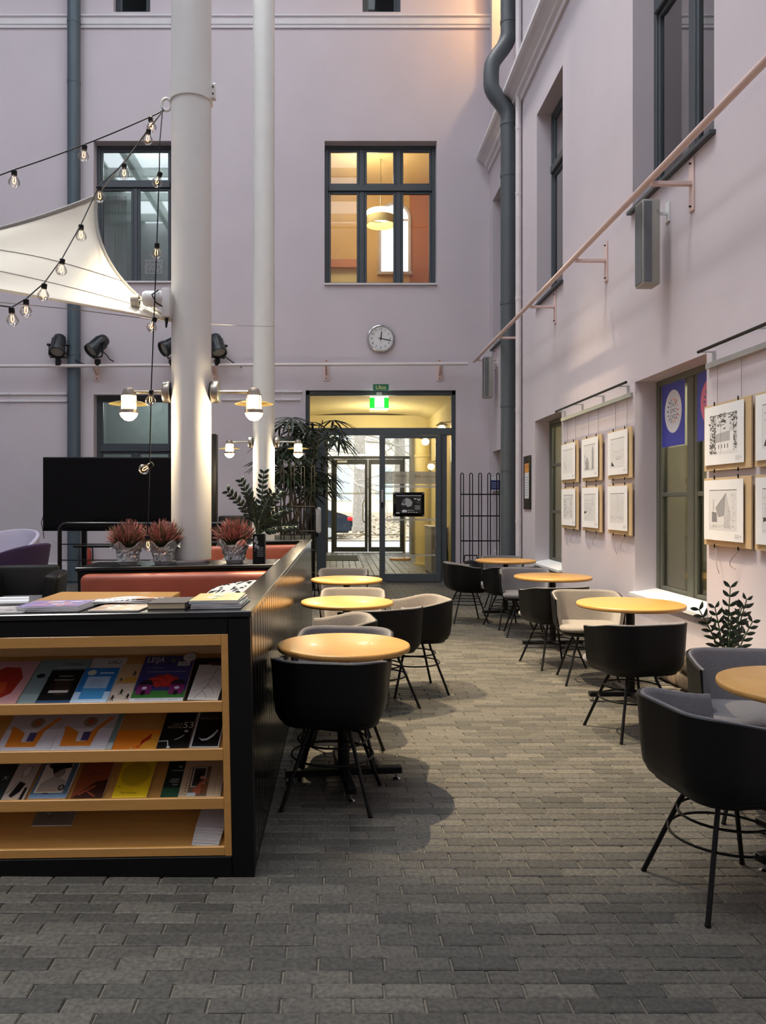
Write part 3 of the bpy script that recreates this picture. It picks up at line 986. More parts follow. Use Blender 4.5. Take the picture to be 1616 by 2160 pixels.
def tree(loc, h, r, label, seed):
    rg = random.Random(seed)
    t = thing('bare_tree', label, 'tree', loc, 0, 'bare trees outside the street doors')
    B().path([(0, 0, -0.3), (0.03, 0, h * .3), (-0.05, 0.05, h * .65), (0.05, 0, h)], r, 10, radii=[r * 1.25, r, r * .8, r * .4]).obj('trunk', M['bark'], t)
    br = B()
    def limb(p, d, l, rr, n):
        pts = [p]; q = p.copy(); dd = d.copy()
        for _ in range(3):
            dd = (dd + Vector((rg.uniform(-.35, .35), rg.uniform(-.35, .35), rg.uniform(-.3, .25)))).normalized()
            q = q + dd * l / 3
            pts.append(q.copy())
        br.path(pts, rr, 5, radii=[rr, rr * .8, rr * .6, rr * .4])
        if n > 0:
            for _ in range(4):
                k = rg.randint(1, 3)
                nd = (dd + Vector((rg.uniform(-1, 1), rg.uniform(-1, 1), rg.uniform(-.8, .7)))).normalized()
                limb(pts[k], nd, l * .6, rr * .55, n - 1)
    for k in range(9):
        a = rg.uniform(0, 2 * PI)
        limb(Vector((0, 0, h * rg.uniform(.18, .9))), Vector((math.cos(a), math.sin(a), rg.uniform(-.1, .5))).normalized(), rg.uniform(2, 3.6), r * .22, 2)
    br.obj('branches', M['twig'], t)
tree((1.05, 38.0, 0.05), 9.0, 0.30, 'thick bare tree trunk seen through the left door leaf', 5)
tree((3.6, 46.0, 0.3), 10.0, 0.33, 'bare tree seen through the sliding glass leaf', 9)
tree((-1.6, 44.0, 0.3), 10.0, 0.25, 'slender bare tree behind the parked car', 12)

fb = thing('street_house', 'cream street house with arched windows behind the trees', 'building', (0, 58, 0))
B().bb(-25, 25, 0, 0.5, 0, 14).obj('wall', M['facade'], fb, smooth=False)
for k in range(-4, 6):
    cx = k * 3.0 + 0.4
    for z0 in (1.6, 6.0):
        pts = [(cx - 0.6, z0), (cx + 0.6, z0)] + [(cx + 0.6 * math.cos(a), z0 + 2.0 + 0.6 * math.sin(a)) for a in [PI * q / 8 for q in range(9)]]
        w = B().prism(pts, 0.06, Matrix(((1, 0, 0, 0), (0, 0, -1, 0), (0, 1, 0, 0), (0, 0, 0, 1)))).obj('window', M['facglass'], fb, smooth=False)
        B().bb(cx - 0.04, cx + 0.04, -0.10, -0.05, z0, z0 + 2.5).obj('glazing_bar', M['white_trim'], w, smooth=False)

cr = thing('parked_car', 'dark blue saloon car parked in the street, red tail lamp showing', 'car', (-1.78, 33.2, -0.05))
prof = [(-2.35, .35), (-2.35, .62), (-2.2, .78), (-1.2, .92), (-.55, 1.38), (.6, 1.43), (1.45, 1.12), (2.2, 1.02), (2.38, .9), (2.40, .5), (2.3, .3), (-2.2, .28)]
side = Matrix(((1, 0, 0, 0), (0, 0, -1, 0), (0, 1, 0, 0), (0, 0, 0, 1)))
t = bmesh.new()
va = [t.verts.new((x, -0.88, z)) for x, z in prof]; vb = [t.verts.new((x, 0.88, z)) for x, z in prof]
t.faces.new(va); t.faces.new(vb[::-1])
for i in range(len(prof)):
    j = (i + 1) % len(prof); t.faces.new((va[j], va[i], vb[i], vb[j]))
bmesh.ops.bevel(t, geom=t.edges[:], offset=0.09, segments=2, affect='EDGES')
b = B(); b.merge(t); b.obj('body', M['carblue'], cr, angle=50)
B().prism([(-1.05, .95), (-.5, 1.33), (-.05, 1.36), (-.05, .98)], 0.02, Matrix.Translation((0, -0.87, 0)) @ side).obj('side_window', M['screen'], cr, smooth=False)
B().prism([(.03, .98), (.03, 1.36), (.6, 1.36), (1.2, 1.12), (1.1, 1.0)], 0.02, Matrix.Translation((0, -0.87, 0)) @ side).obj('side_window', M['screen'], cr, smooth=False)
for wx in (-1.45, 1.42):
    for wy in (-0.80, 0.80):
        w = B().lathe([(0, -.1), (.2, -.1), (.32, -.09), (.33, 0), (.32, .09), (.2, .1), (0, .1)], 20, (wx, wy, .32), rotx(PI / 2)).obj('wheel', M['tyre'], cr)
        B().lathe([(0, .101), (.2, .101), (.2, .115), (0, .115)], 16, (wx, wy, .32), rotx(PI / 2)).obj('rim', M['alu'], w)
B().box((2.28, -0.72, .86), (.24, .34, .16), None, .03).obj('tail_lamp', M['tail'], cr)
B().box((2.28, 0.72, .86), (.24, .34, .16), None, .03).obj('tail_lamp', M['tail'], cr)

# ================================================================== BOOTH (counter, seating partitions, planked side)
BO = Vector((-0.328, 3.157, 0.0))
BROT = Euler((0, -0.018, -0.0067), 'XYZ')
booth = thing('booth', 'black lacquered seating booth with planked side, ledges and cognac leather backrests', 'booth', BO)
booth.rotation_euler = BROT
BM4 = Matrix.Translation(BO) @ BROT.to_matrix().to_4x4()
def bl(x, y, z):      # booth local -> world
    return BM4 @ Vector((x, y, z))
# local frame: x = 0 right face, negative to the left; y = 0 front face
ZL = 1.053
LX = -1.52            # left end
def bpart(name, m, *boxes, bev=0.003, parent=booth):
    b = B()
    for q in boxes:
        b.bb(*q, bev)
    return b.obj(name, m, parent, smooth=False)
# front unit
bpart('front_stile', M['blackmat'], (-0.088, 0.0, 0.0, 0.05, 0.0, ZL - 0.028))
bpart('front_rail', M['blackmat'], (LX, -0.088, 0.0, 0.05, 0.962, ZL - 0.028))
bpart('plinth', M['blackmat'], (LX, -0.088, 0.0, 0.05, 0.0, 0.083))
bpart('counter_back', M['blackmat'], (LX, -0.012, 0.365, 0.385, 0.0, ZL - 0.028))
bpart('counter_top', M['black'], (LX, 0.006, -0.006, 0.395, ZL - 0.026, ZL), bev=0.004)
# side wall carcass + ledge
bpart('side_carcass', M['blackmat'], (-0.095, -0.014, 0.05, 6.16, 0.0, ZL - 0.028))
bpart('side_ledge', M['black'], (-0.112, 0.006, 0.395, 6.17, ZL - 0.026, ZL), bev=0.004)
# planks on the side
pw = 0.0555
n = int(6.10 / (2 * pw))
pm = B(); pm.bb(-0.012, 0.0, -pw + 0.004, pw - 0.004, 0.04, ZL - 0.03, 0.004); pm = pm.mesh('plank', smooth=False); pm.materials.append(M['black'])
for k in range(n):
    o = link('plank', pm, None, booth); o.location = (0, 0.06 + pw + k * 2 * pw, 0)
bpart('side_skirting', M['blackmat'], (-0.014, -0.004, 0.05, 6.16, 0.0, 0.04))
# cross partitions
def partition(y0, y1, left):
    bpart('partition', M['blackmat'], (left, -0.095, y0 + 0.02, y1 - 0.02, 0.0, ZL - 0.028))
    bpart('cross_ledge', M['black'], (left - 0.01, -0.112, y0, y1, ZL - 0.026, ZL), bev=0.004)
    bk = B()
    bk.box(((left + 0.05 - 0.125) / 2, y0 - 0.045, 0.79), (abs(left + 0.05 + 0.125), 0.12, 0.44), None, 0.045, 4)
    bk.obj('backrest', M['leather'], booth)
    st = B(); st.box(((left + 0.05 - 0.125) / 2, y0 - 0.32, 0.50), (abs(left + 0.05 + 0.125), 0.50, 0.12), None, 0.04, 4)
    st.obj('seat_cushion', M['leather'], booth)
    bpart('seat_base', M['blackmat'], (left + 0.05, -0.125, y0 - 0.52, y0 + 0.02, 0.0, 0.44))
partition(2.40, 2.93, -1.49)
partition(5.86, 6.17, -1.49)

# ---- birch magazine rack set into the front
rk = thing('magazine_rack', 'birch magazine rack with sloping shelves set into the black counter', 'shelf', BO)
rk.rotation_euler = BROT
RX0, RX1 = LX, -0.088
S = 0.0018737
def wz(py): return EYE - (py - VY) * S        # height of a pixel row on the front plane (right end)
b = B(); b.bb(-0.116, -0.088, 0.0, 0.36, 0.084, 0.962, 0.002); b.obj('side_panel', M['wood'], rk, smooth=False)
b = B(); b.bb(RX0, -0.116, 0.0, 0.02, 0.918, 0.962, 0.002); b.obj('top_rail', M['wood'], rk, smooth=False)
b = B(); b.bb(RX0, -0.116, 0.345, 0.36, 0.084, 0.962); b.obj('back_panel', M['wood'], rk, smooth=False)
TILT = math.radians(23.5)
LIPS = [(0.697, 0.654), (0.509, 0.462), (0.315, 0.270), (0.121, 0.086)]
for (zt, zb) in LIPS:
    b = B(); b.bb(RX0, -0.116, 0.0, 0.016, zb, zt, 0.002); b.obj('lip', M['wood'], rk, smooth=False)
    L = 0.35
    b = B(); b.box(((RX0 - 0.116) / 2, 0.018 + L / 2 * math.cos(TILT), zt - 0.020 + L / 2 * math.sin(TILT)), (abs(RX0 + 0.116), L, 0.010), Euler((TILT, 0, 0)))
    b.obj('sloping_shelf', M['wood'], rk, smooth=False)

def shelf_x(px):      # booth-local x of a pixel column at the lip
    return (px - VX) * 3.18 / FPX - BO.x

def on_shelf(tier, x, up, lift, rot=0.0):
    """matrix of a card lying on sloping shelf `tier`: x = centre, up = distance of its lower edge from the lip"""
    zt = LIPS[tier][0]
    m = Matrix.Translation((x, 0.022, zt - 0.012)) @ rotx(TILT) @ Matrix.Translation((0, up, lift)) @ rotz(rot)
    return BM4 @ m

MAGS = 'magazines and leaflets on the birch rack'
def magazine(label, tier, pxl, pxr, h, col, draw, lift=0.0, up=0.0, th=0.004, rot=0.0, edge=None, name='magazine'):
    x0, x1 = shelf_x(pxl), shelf_x(pxr)
    w = x1 - x0
    t = thing(name, label, 'magazine', group=MAGS)
    t.matrix_world = on_shelf(tier, (x0 + x1) / 2, up, lift + 0.001, rot)
    B().bb(-w / 2, w / 2, 0, h, 0, th).obj('pages', edge or M['paper'], t, smooth=False)
    ink = Ink()
    ink.rect(-w / 2, 0, w / 2, h, col)
    draw(ink, w, h * .80 if (tier in (1, 2) and h > .2) else h)
    ink.obj('cover', t, Matrix.Translation((0, 0, th)))
    return t

# --- tier 1
def d(i, w, h):
    i.poly([(-.30*w, .04*h), (.02*w, .02*h), (.08*w, .10*h), (.30*w, .25*h), (.36*w, .6*h), (.2*w, .84*h), (-.1*w, .86*h), (-.36*w, .7*h), (-.42*w, .3*h)], '#a02c1c')
    i.poly([(-.25*w, .1*h), (0, .1*h), (.15*w, .3*h), (.1*w, .5*h), (-.2*w, .5*h)], '#c2502a')
    i.text('ATTE', .1*w, .93*h, .05*h, '#a56a62')
magazine('pink magazine with a large red fruit on the cover', 0, -76, 36, .30, '#cf9a98', d, .002)
def d(i, w, h):
    i.rect(-w/2, 0, w/2, .22*h, '#8fa19e')
    i.oval(-.34*w, .62*h, .08*w, .05*h, '#1a1f20'); i.poly([(-.2*w, .55*h), (-.12*w, .7*h), (-.08*w, .7*h), (-.16*w, .55*h)], '#1a1f20')
    i.text('PINESSA', .2*w, .88*h, .05*h, '#2c3836'); i.rect(-.1*w, .80*h, .45*w, .815*h, '#c6d0cc')
magazine('grey green magazine behind the black booklet', 0, 39, 158, .31, '#7d918f', d, .001)
def d(i, w, h):
    i.oval(0, .5*h, .3*w, .2*h, '#2b211c'); i.oval(.1*w, .35*h, .25*w, .12*h, '#3a2a20')
    i.text('Joensuun', .02*w, .80*h, .055*h, '#d8d8d2', .42*w, .2); i.text('BASTIONAJALAT', .02*w, .68*h, .045*h, '#d8d8d2', .58*w, .2)
    i.rect(-.28*w, .30*h, .30*w, .37*h, '#d5d2cc'); i.rect(-w/2, 0, w/2, .08*h, '#25476e')
magazine('black booklet with white lettering', 0, 79, 152, .225, '#0c0b0b', d, .006)
def d(i, w, h):
    i.rect(-.4*w, .02*h, .4*w, .70*h, '#8d7a5c'); i.text('LAU', .2*w, .90*h, .09*h, '#4a4540', .34*w)
magazine('white magazine peeking out behind the blue leaflet', 0, 154, 236, .315, '#cdc6bc', d, .001)
def d(i, w, h):
    i.poly([(-w/2, 0), (w/2, 0), (w/2, .3*h), (-w/2, .3*h)], '#b8d4ea'); i.rect(-.32*w, .10*h, .34*w, .74*h, '#a9c9e2')
    i.rect(-.32*w, .10*h, .34*w, .40*h, '#4a9bd0'); i.oval(-.26*w, .86*h, .13*w, .08*h, '#d3cdb4'); i.rect(-.02*w, .82*h, .38*w, .86*h, '#cfe0ee')
    for q in range(7): i.rect(-.18*w, (.45 + q*.035)*h, .2*w, (.457 + q*.035)*h, '#7f93a3')
magazine('blue leaflet with a pale text panel', 0, 153, 230, .235, '#2a76b8', d, .006)
def figs(i, cx, cy, s_, c='#1a1512'):
    i.oval(cx, cy + s_*1.15, s_*.16, s_*.16, c, 10); i.line([(cx, cy + s_), (cx, cy + s_*.45)], s_*.28, c); i.line([(cx, cy + s_*.5), (cx - s_*.25, cy)], s_*.12, c); i.line([(cx, cy + s_*.5), (cx + s_*.22, cy)], s_*.12, c); i.line([(cx - s_*.4, cy + s_*.6), (cx, cy + s_*.85), (cx + s_*.4, cy + s_*.7)], s_*.1, c)
def d(i, w, h):
    i.rect(-w/2, 0, w/2, .47*h, '#d8c8b2'); i.rect(-w/2, .47*h, w/2, .475*h, '#6a5a48')
    i.poly([(-.3*w, .5*h), (.45*w, .5*h), (.4*w, .64*h), (-.1*w, .62*h)], '#c9953a')
    figs(i, .25*w, .66*h, .028); figs(i, -.3*w, .52*h, .02); figs(i, -.05*w, .18*h, .03); figs(i, -.36*w, .04*h, .028); figs(i, .32*w, .08*h, .026)
magazine('tan leaflet with small running figures', 0, 233, 279, .265, '#c8a678', d, .004)
def d(i, w, h):
    i.rect(-w/2, .07*h, w/2, .22*h, '#3d7c34')
    i.rect(-w/2, 0, w/2, .07*h, '#cfd0d4'); i.text('Oma Digitreenit laksi digionni!', 0, .035*h, .028*h, '#22222a', .8*w)
    i.text('LEIJA', -.26*w, .89*h, .16*h, '#d9d6cc', .34*w)
    i.rect(.20*w, .76*h, .44*w, .86*h, '#c9c4bc'); i.rect(.24*w, .82*h, .36*w, .83*h, '#4a4038'); i.rect(.24*w, .79*h, .40*w, .80*h, '#4a4038')
    i.oval(.40*w, .96*h, .13*w, .10*h, '#d2cec4'); i.text('n', .40*w, .95*h, .035*h, '#222222')
    i.poly([(.05*w, .90*h), (.15*w, .90*h), (.08*w, .84*h)], '#4f9a5c')
    i.text('2021 Toimintakeskus', -.24*w, .72*h, .022*h, '#a9a4c8', .36*w); i.text('Suunnitelma Pyorakot kemmelillikeihaan', .02*w, .63*h, .026*h, '#d8d4e6', .78*w)
    for q in range(34):
        a = q * 2.4; r = .11 * math.sqrt(q / 34)
        i.oval(.02*w + r*1.25*math.cos(a)*w*2.0, .42*h + r*math.sin(a)*h*1.1, .055*w, .035*h, '#b02a26' if q % 2 else '#c23a30', 12)
    for cx in (-.30, .32):
        i.rect((cx - .14)*w, .14*h, (cx + .14)*w, .34*h, '#7b2b62'); i.poly([((cx - .15)*w, .34*h), ((cx + .15)*w, .34*h), ((cx + .10)*w, .43*h), ((cx)*w, .45*h), ((cx - .10)*w, .42*h)], '#2a2428')
        i.oval(cx*w, .27*h, .05*w, .03*h, '#e4dde2', 14); i.oval(cx*w, .17*h, .045*w, .045*h, '#1a1016', 14)
magazine('purple magazine with the big title LEIJA', 0, 279, 392, .315, '#3f3b6e', d, .005, th=.006)
def d(i, w, h):
    i.oval(.05*w, .84*h, .18*w, .07*h, '#5d2a22'); i.rect(-.35*w, .79*h, .0, .84*h, '#cbc8c0'); i.text('P', .33*w, .88*h, .10*h, '#77736e'); i.text('LEBATAMONET', .2*w, .68*h, .04*h, '#d0d0d0', .55*w); i.rect(-.2*w, .62*h, .4*w, .625*h, '#8a8a8a')
magazine('black magazine at the right end of the top shelf', 0, 394, 473, .30, '#0a0a0b', d, .002)
def d(i, w, h):
    st = [(-.3*w, .05*h), (-.02*w, .35*h), (.08*w, .6*h), (.2*w, .95*h)]
    i.line(st, .0022, '#3a3630')
    for a, c in (((.08, .6), (-.35, .42)), ((.15, .8), (-.38, .66)), ((.18, .88), (.45, .74)), ((.1, .65), (.42, .45)), ((.02, .42), (.3, .2)), ((-.02, .35), (-.4, .22)), ((-.1, .25), (.1, .06))):
        i.line([(a[0]*w, a[1]*h), ((a[0]+c[0])/2*w, ((a[1]+c[1])/2+.03)*h), (c[0]*w, c[1]*h)], .0016, '#4a453e')
magazine('white leaflet with a branch drawing', 0, 401, 466, .235, '#cfc8bd', d, .007, rot=-.05, up=.004)
# --- tier 2
def d(i, w, h):
    i.rect(-w/2, .55*h, w/2, h, '#b9b4b2')
    i.poly([(-.36*w, .10*h), (.2*w, .10*h), (.24*w, .5*h), (.45*w, .82*h), (.38*w, .86*h), (.10*w, .45*h), (.05*w, .22*h), (-.10*w, .22*h), (-.12*w, .46*h), (-.36*w, .62*h), (-.42*w, .60*h), (-.38*w, .46*h)], '#d8812a')
    i.rect(-.02*w, .24*h, .12*w, .46*h, '#4a4472'); i.oval(.03*w, .72*h, .13*w, .13*h, '#8a7a62'); i.oval(.03*w, .72*h, .05*w, .06*h, '#b0542e')
magazine('left one of two pale magazines with an orange figure', 1, -8, 108, .30, '#cfcdcf', d, .003, th=.006)
magazine('right one of two pale magazines with an orange figure', 1, 109, 226, .30, '#cfcdcf', d, .004, th=.006)
magazine('teal edged magazine sticking out beside the pale ones', 1, 150, 238, .30, '#7f9a94', lambda i, w, h: i.rect(.3*w, 0, w/2, .2*h, '#c8cfca'), .000)
def d(i, w, h):
    i.rect(.15*w, 0, w/2, .75*h, '#d9962c')
    i.poly([(.02*w, .12*h), (.10*w, .2*h), (.12*w, .45*h), (.28*w, .78*h), (.33*w, .72*h), (.30*w, .5*h), (.22*w, .42*h), (.12*w, .2*h), (.08*w, .08*h)], '#a8281c'); i.line([(-.1*w, .10*h), (-.02*w, .02*h)], .004, '#c8bfae')
magazine('orange card with a small red figure', 1, 240, 333, .118, '#dd7c1c', d, .004)
def d(i, w, h):
    i.text('DANCE', -.03*w, .62*h, .055*h, '#c9bd9c', .34*w); i.text('FESTIVAL', -.10*w, .545*h, .055*h, '#c9bd9c', .48*w); i.text('53', .32*w, .60*h, .16*h, '#dcd6c4', .32*w)
    i.oval(.30*w, .44*h, .07*w, .03*h, '#cfc9b6', 12); i.line([(-.5*w, .19*h), (-.22*w, .20*h), (-.16*w, .05*h)], .004, '#d8d8d8'); i.line([(-.02*w, .22*h), (.12*w, .26*h), (.26*w, .34*h)], .0035, '#d8d8d8'); i.oval(-.15*w, .04*h, .06*w, .025*h, '#e0e0e0', 10)
magazine('black dance festival brochure', 1, 335, 402, .30, '#060606', d, .005)
def d(i, w, h):
    i.rect(-.44*w, .03*h, .46*w, .97*h, '#070707'); i.text('PACHELSMAS', 0, .85*h, .07*h, '#6e6e6e', .76*w); i.text('PATHOLOGY', 0, .75*h, .07*h, '#a8a8a8', .76*w)
    for q in range(3): i.rect(-.3*w, (.66 - q*.04)*h, .3*w, (.668 - q*.04)*h, '#4a4a4a')
    i.poly([(-.30*w, .26*h), (-.14*w, .17*h), (.05*w, .18*h), (.24*w, .28*h), (.36*w, .42*h), (.32*w, .45*h), (.18*w, .32*h), (.02*w, .23*h), (-.14*w, .21*h)], '#c4c4c4')
magazine('black brochure with white border and a curved tusk', 1, 404, 466, .30, '#c9c9c9', d, .006, rot=-.02, up=.003)
# --- tier 3
magazine('dark slate booklet cut by the left edge', 2, -70, 4, .26, '#22302f', lambda i, w, h: i.text('X', .3*w, .6*h, .1*h, '#c8ccc8'), .005)
def d(i, w, h):
    i.oval(.05*w, .72*h, .16*w, .12*h, '#d6cdbf', 18); i.line([(-.08*w, .55*h), (-.12*w, .72*h), (0, .86*h), (.2*w, .84*h), (.2*w, .7*h), (.1*w, .58*h)], .002, '#2a241f')
    i.poly([(-.25*w, .10*h), (-.05*w, .46*h), (.25*w, .40*h), (.15*w, .2*h), (-.1*w, .06*h)], '#12100f'); i.poly([(-.4*w, 0), (.1*w, .05*h), (.2*w, .2*h), (.1*w, 0)], '#d8b48c'); i.line([(-.4*w, .15*h), (-.1*w, .48*h)], .002, '#2a241f'); i.poly([(.25*w, 0), (.3*w, .3*h), (.42*w, .3*h), (.4*w, 0)], '#15110f')
magazine('cream booklet with an ink drawn standing person', 2, 3, 52, .285, '#bcae9c', d, .004)
def d(i, w, h):
    i.rect(-w/2, 0, w/2, .09*h, '#6f8ba6'); i.rect(-.42*w, .12*h, .36*w, .80*h, '#d3c6b2')
    i.poly([(-.34*w, .34*h), (-.1*w, .5*h), (.16*w, .46*h), (.34*w, .40*h), (.34*w, .14*h), (-.38*w, .14*h)], '#a59a88')
    i.oval(.06*w, .60*h, .16*w, .13*h, '#8f8272', 22); i.poly([(-.34*w, .76*h), (-.15*w, .92*h), (.25*w, .92*h), (.36*w, .72*h), (.1*w, .68*h), (-.1*w, .56*h), (-.18*w, .68*h)], '#141210')
    i.oval(.28*w, .24*h, .09*w, .07*h, '#1c1a18', 18); i.oval(.28*w, .24*h, .05*w, .04*h, '#8a8072', 14); i.text('LECH WALESA', -.08*w, .17*h, .045*h, '#b3602a', .5*w); i.rect(-.16*w, .09*h, -.02*w, .12*h, '#141210')
magazine('slate blue book with a portrait of a person in a wide hat', 2, 62, 140, .30, '#4d6270', d, .004, th=.012)
def d(i, w, h):
    i.poly([(-w/2, 0), (w/2, 0), (w/2, .48*h), (.1*w, .42*h), (-.2*w, .2*h)], '#3a1a12'); i.line([(-.3*w, .1*h), (.15*w, .32*h)], .010, '#9a4a26'); i.line([(-.05*w, .18*h), (.25*w, .06*h)], .007, '#9a4a26'); i.line([(-.3*w, .62*h), (-.1*w, .58*h), (.0, .66*h), (.2*w, .6*h), (.35*w, .66*h)], .0025, '#2a120c')
magazine('rust brown booklet with sketched aeroplane shapes', 2, 150, 217, .285, '#8a4424', d, .004)
def d(i, w, h):
    i.oval(0, .58*h, .44*w, .32*h, '#c2a016', 36)
    for q in range(10): i.oval(0, .58*h, (.42 - q*.04)*w, (.305 - q*.03)*h, '#b59413' if q % 2 else '#c9a71b', 30)
    i.text('Pieni kulttuuri', -.05*w, .12*h, .05*h, '#5c3c10', .46*w)
    i.oval(-.38*w, .26*h, .03*w, .012*h, '#6a4a12', 8)
magazine('yellow booklet with a large round pattern', 2, 238, 312, .29, '#e2bd10', d, .004, th=.008, edge=M['kraft'])
def d(i, w, h):
    i.rect(-w/2, 0, w/2, .24*h, '#1f4a30'); i.text('rachel', -.1*w, .44*h, .05*h, '#d8e0da', .3*w); i.text('heydon', -.12*w, .38*h, .05*h, '#d8e0da', .34*w); i.text('veso', -.05*w, .31*h, .035*h, '#b8c4ba', .2*w); i.rect(-.3*w, .64*h, .3*w, .655*h, '#c8d0ca'); i.oval(0, .74*h, .08*w, .03*h, '#8a988c', 10)
magazine('dark green leaflet with white lettering', 2, 340, 396, .30, '#13211a', d, .002)
def d(i, w, h):
    i.rect(-.30*w, .02*h, .16*w, .88*h, '#6b5a44'); i.rect(-.26*w, .28*h, .06*w, .86*h, '#c9c4ba'); i.rect(-.235*w, .31*h, .035*w, .83*h, '#2a2622'); i.rect(-.18*w, .5*h, -.02*w, .72*h, '#15130f')
    i.poly([(-.2*w, .18*h), (-.05*w, .42*h), (.1*w, .56*h), (.14*w, .5*h), (0, .34*h), (.02*w, .1*h), (-.1*w, .05*h)], '#a85a3c'); i.oval(-.02*w, .55*h, .05*w, .05*h, '#c08a6a', 12); i.rect(0, .10*h, .15*w, .36*h, '#7a4a2a'); i.rect(-.30*w, .02*h, -.1*w, .12*h, '#bfc3c2')
    for q in range(9): i.rect(-.38*w, (.15 + q*.08)*h, -.34*w, (.18 + q*.08)*h, '#7a4a34')
    i.rect(.2*w, .2*h, .205*w, .7*h, '#7c6a52'); i.rect(.33*w, .04*h, .335*w, .9*h, '#4a3d30'); i.rect(.45*w, .04*h, .455*w, .9*h, '#4a3d30')
magazine('beige folder with a framed picture and a seated person', 2, 378, 468, .245, '#c1a987', d, .006)
def d(i, w, h):
    i.oval(0, .5*h, .3*w, .2*h, '#3c4a3a', 16)
magazine('dark photo card behind the beige folder', 2, 392, 470, .315, '#161a18', d, .003)
# --- tier 4
def d(i, w, h):
    for q in range(14):
        i.oval(rng.uniform(-.4, .4)*w, rng.uniform(.15, .85)*h, rng.uniform(.04, .12)*w, rng.uniform(.04, .12)*h, rng.choice(['#6d675c', '#8d877a', '#57524a', '#a39c8e']), 10)
magazine('crumpled pale leaflet lying high on the bottom shelf', 3, 44, 132, .17, '#7d766a', d, .004, up=.12)
for q in range(7):
    def d(i, w, h, q=q):
        for r in (0.55, 0.8):
            for k in range(5): i.oval((-.3 + k*.15)*w, r*h + .01*k, .035*w if k in (0, 4) else .02*w, .03*h, '#1c1c1c', 10)
    magazine(['frontmost', 'second', 'third', 'fourth', 'fifth', 'sixth', 'rearmost'][q] + ' white card of the fanned stack at the right end of the bottom shelf', 3, 404 + q*0.8, 462 + q*1.4, .215, '#cfcdc8', d, .001 + .0055*q, up=.002 + .010*q, th=.005, rot=-.10, name='card')

# ================================================================== things on the counter top
def counter_thing(name, label, cat, x, y, rot=0.0, dz_=0.0, group=None):
    t = thing(name, label, cat, group=group)
    t.matrix_world = BM4 @ Matrix.Translation((x, y, ZL + 0.001 + dz_)) @ rotz(rot)
    return t
def cx_(px, d_): return (px - VX) * d_ / FPX - BO.x
CG = 'reading matter on the counter'
def flat_mag(label, px, y, w, l, th, col, draw, rot=0.0, dz_=0.0, name='magazine', m=None, cat='magazine'):
    t = counter_thing(name, label, cat, cx_(px, 3.157 + y), y, rot, dz_, CG)
    B().bb(-w / 2, w / 2, -l / 2, l / 2, 0, th, min(0.002, th * .3)).obj('pages', m or M['paper'], t, smooth=False)
    ink = Ink(); ink.rect(-w / 2, -l / 2, w / 2, l / 2, col); draw(ink, w, l)
    ink.obj('cover', t, Matrix.Translation((0, 0, th)))
    return t
def swirl(cols, n_, seed):
    def f(i, w, l):
        rg = random.Random(seed)
        for _ in range(n_):
            i.oval(rg.uniform(-.36, .36)*w, rg.uniform(-.36, .36)*l, rg.uniform(.04, .13)*w, rg.uniform(.04, .13)*l, rg.choice(cols), 12)
    return f
flat_mag('grey magazine at the left end of the counter', 22, 0.12, .21, .21, .006, '#a5a29f', swirl(['#7b7674', '#c3beba', '#8d6a60'], 12, 1))
for q in range(3):
    flat_mag(['lowest', 'middle', 'topmost'][q] + ' purple and pink magazine in the counter pile of three', 131 - q*2, 0.155, .255, .21, .007, '#8d7fae' if q == 2 else '#c8c4c8', swirl(['#b98aa8', '#d9a590', '#7669a8', '#c9c2d8'], 26, 2), -.05 + .02*q, .0075*q)
flat_mag('tan magazine below the folded newspaper', 265, 0.12, .21, .19, .006, '#b99c86', swirl(['#8a8fae', '#caa98c', '#e0d8cc', '#7a5a48'], 18, 4), -.08)
nb = counter_thing('newspaper', 'folded newspaper spread behind the tan magazine', 'newspaper', cx_(285, 3.42), 0.29, .04, 0, CG)
for q in range(3):
    rows = [[((a - .5)*.34, (c - .5)*.14, .004 + .006*q + .010*math.sin(PI*a)*(1 - .3*q) + .004*math.sin(7*a + q + 3*c)) for a in [k/14 for k in range(15)]] for c in [k/4 for k in range(5)]]
    o = B().grid(rows).obj('sheet', M['paper'], nb); o.modifiers.new('thickness', 'SOLIDIFY').thickness = .002
ink = Ink()
for q in range(12): ink.rect(-.15 + q*.025, -.06, -.132 + q*.025, -.02, '#8f8f8f')
ink.rect(.02, -.065, .10, -.01, '#b06a4a'); ink.obj('print', nb, Matrix.Translation((0, 0, .026)))
nb = counter_thing('newspaper', 'rolled white newspaper at the left edge of the counter', 'newspaper', cx_(-10, 3.4), 0.27, .25, 0, CG)
for q in range(3):
    B().path([(-.14, .018*q - .02, .012 + .012*(q == 1)), (0, .018*q - .02, .016 + .012*(q == 1)), (.14, .018*q - .02, .012 + .012*(q == 1))], .012, 8).obj('roll', M['paper'], nb)
bk = counter_thing('book', 'grey hardback book lying on the counter', 'book', cx_(374, 3.34), 0.175, -.04, 0, CG)
B().bb(-.078, .074, -.098, .098, .003, .023).obj('pages', mat('page_edge', '#cdbf9c', .8), bk, smooth=False)
b = B(); b.bb(-.08, .08, -.1, .1, 0, .003); b.bb(-.08, .08, -.1, .1, .023, .026); b.bb(.077, .08, -.1, .1, 0, .026); b.obj('cover', mat('book_cloth', '#55504f', .7), bk, smooth=False)
cols = ['#2f6a66', '#c8c4b8', '#4a7d84', '#d8c8a0', '#e1c77a']
for q in range(5):
    flat_mag(['lowest', 'second', 'middle', 'fourth', 'topmost'][q] + ' magazine of the bright pile near the counter corner', 476 - q*1.5, 0.19, .205 - .002*q, .26, .0065, cols[q], swirl(['#e8d9a8', '#d9b45c', '#f0e8d0', '#8aa07a'], 16, 30 + q), .03*(q % 3 - 1), .007*q)

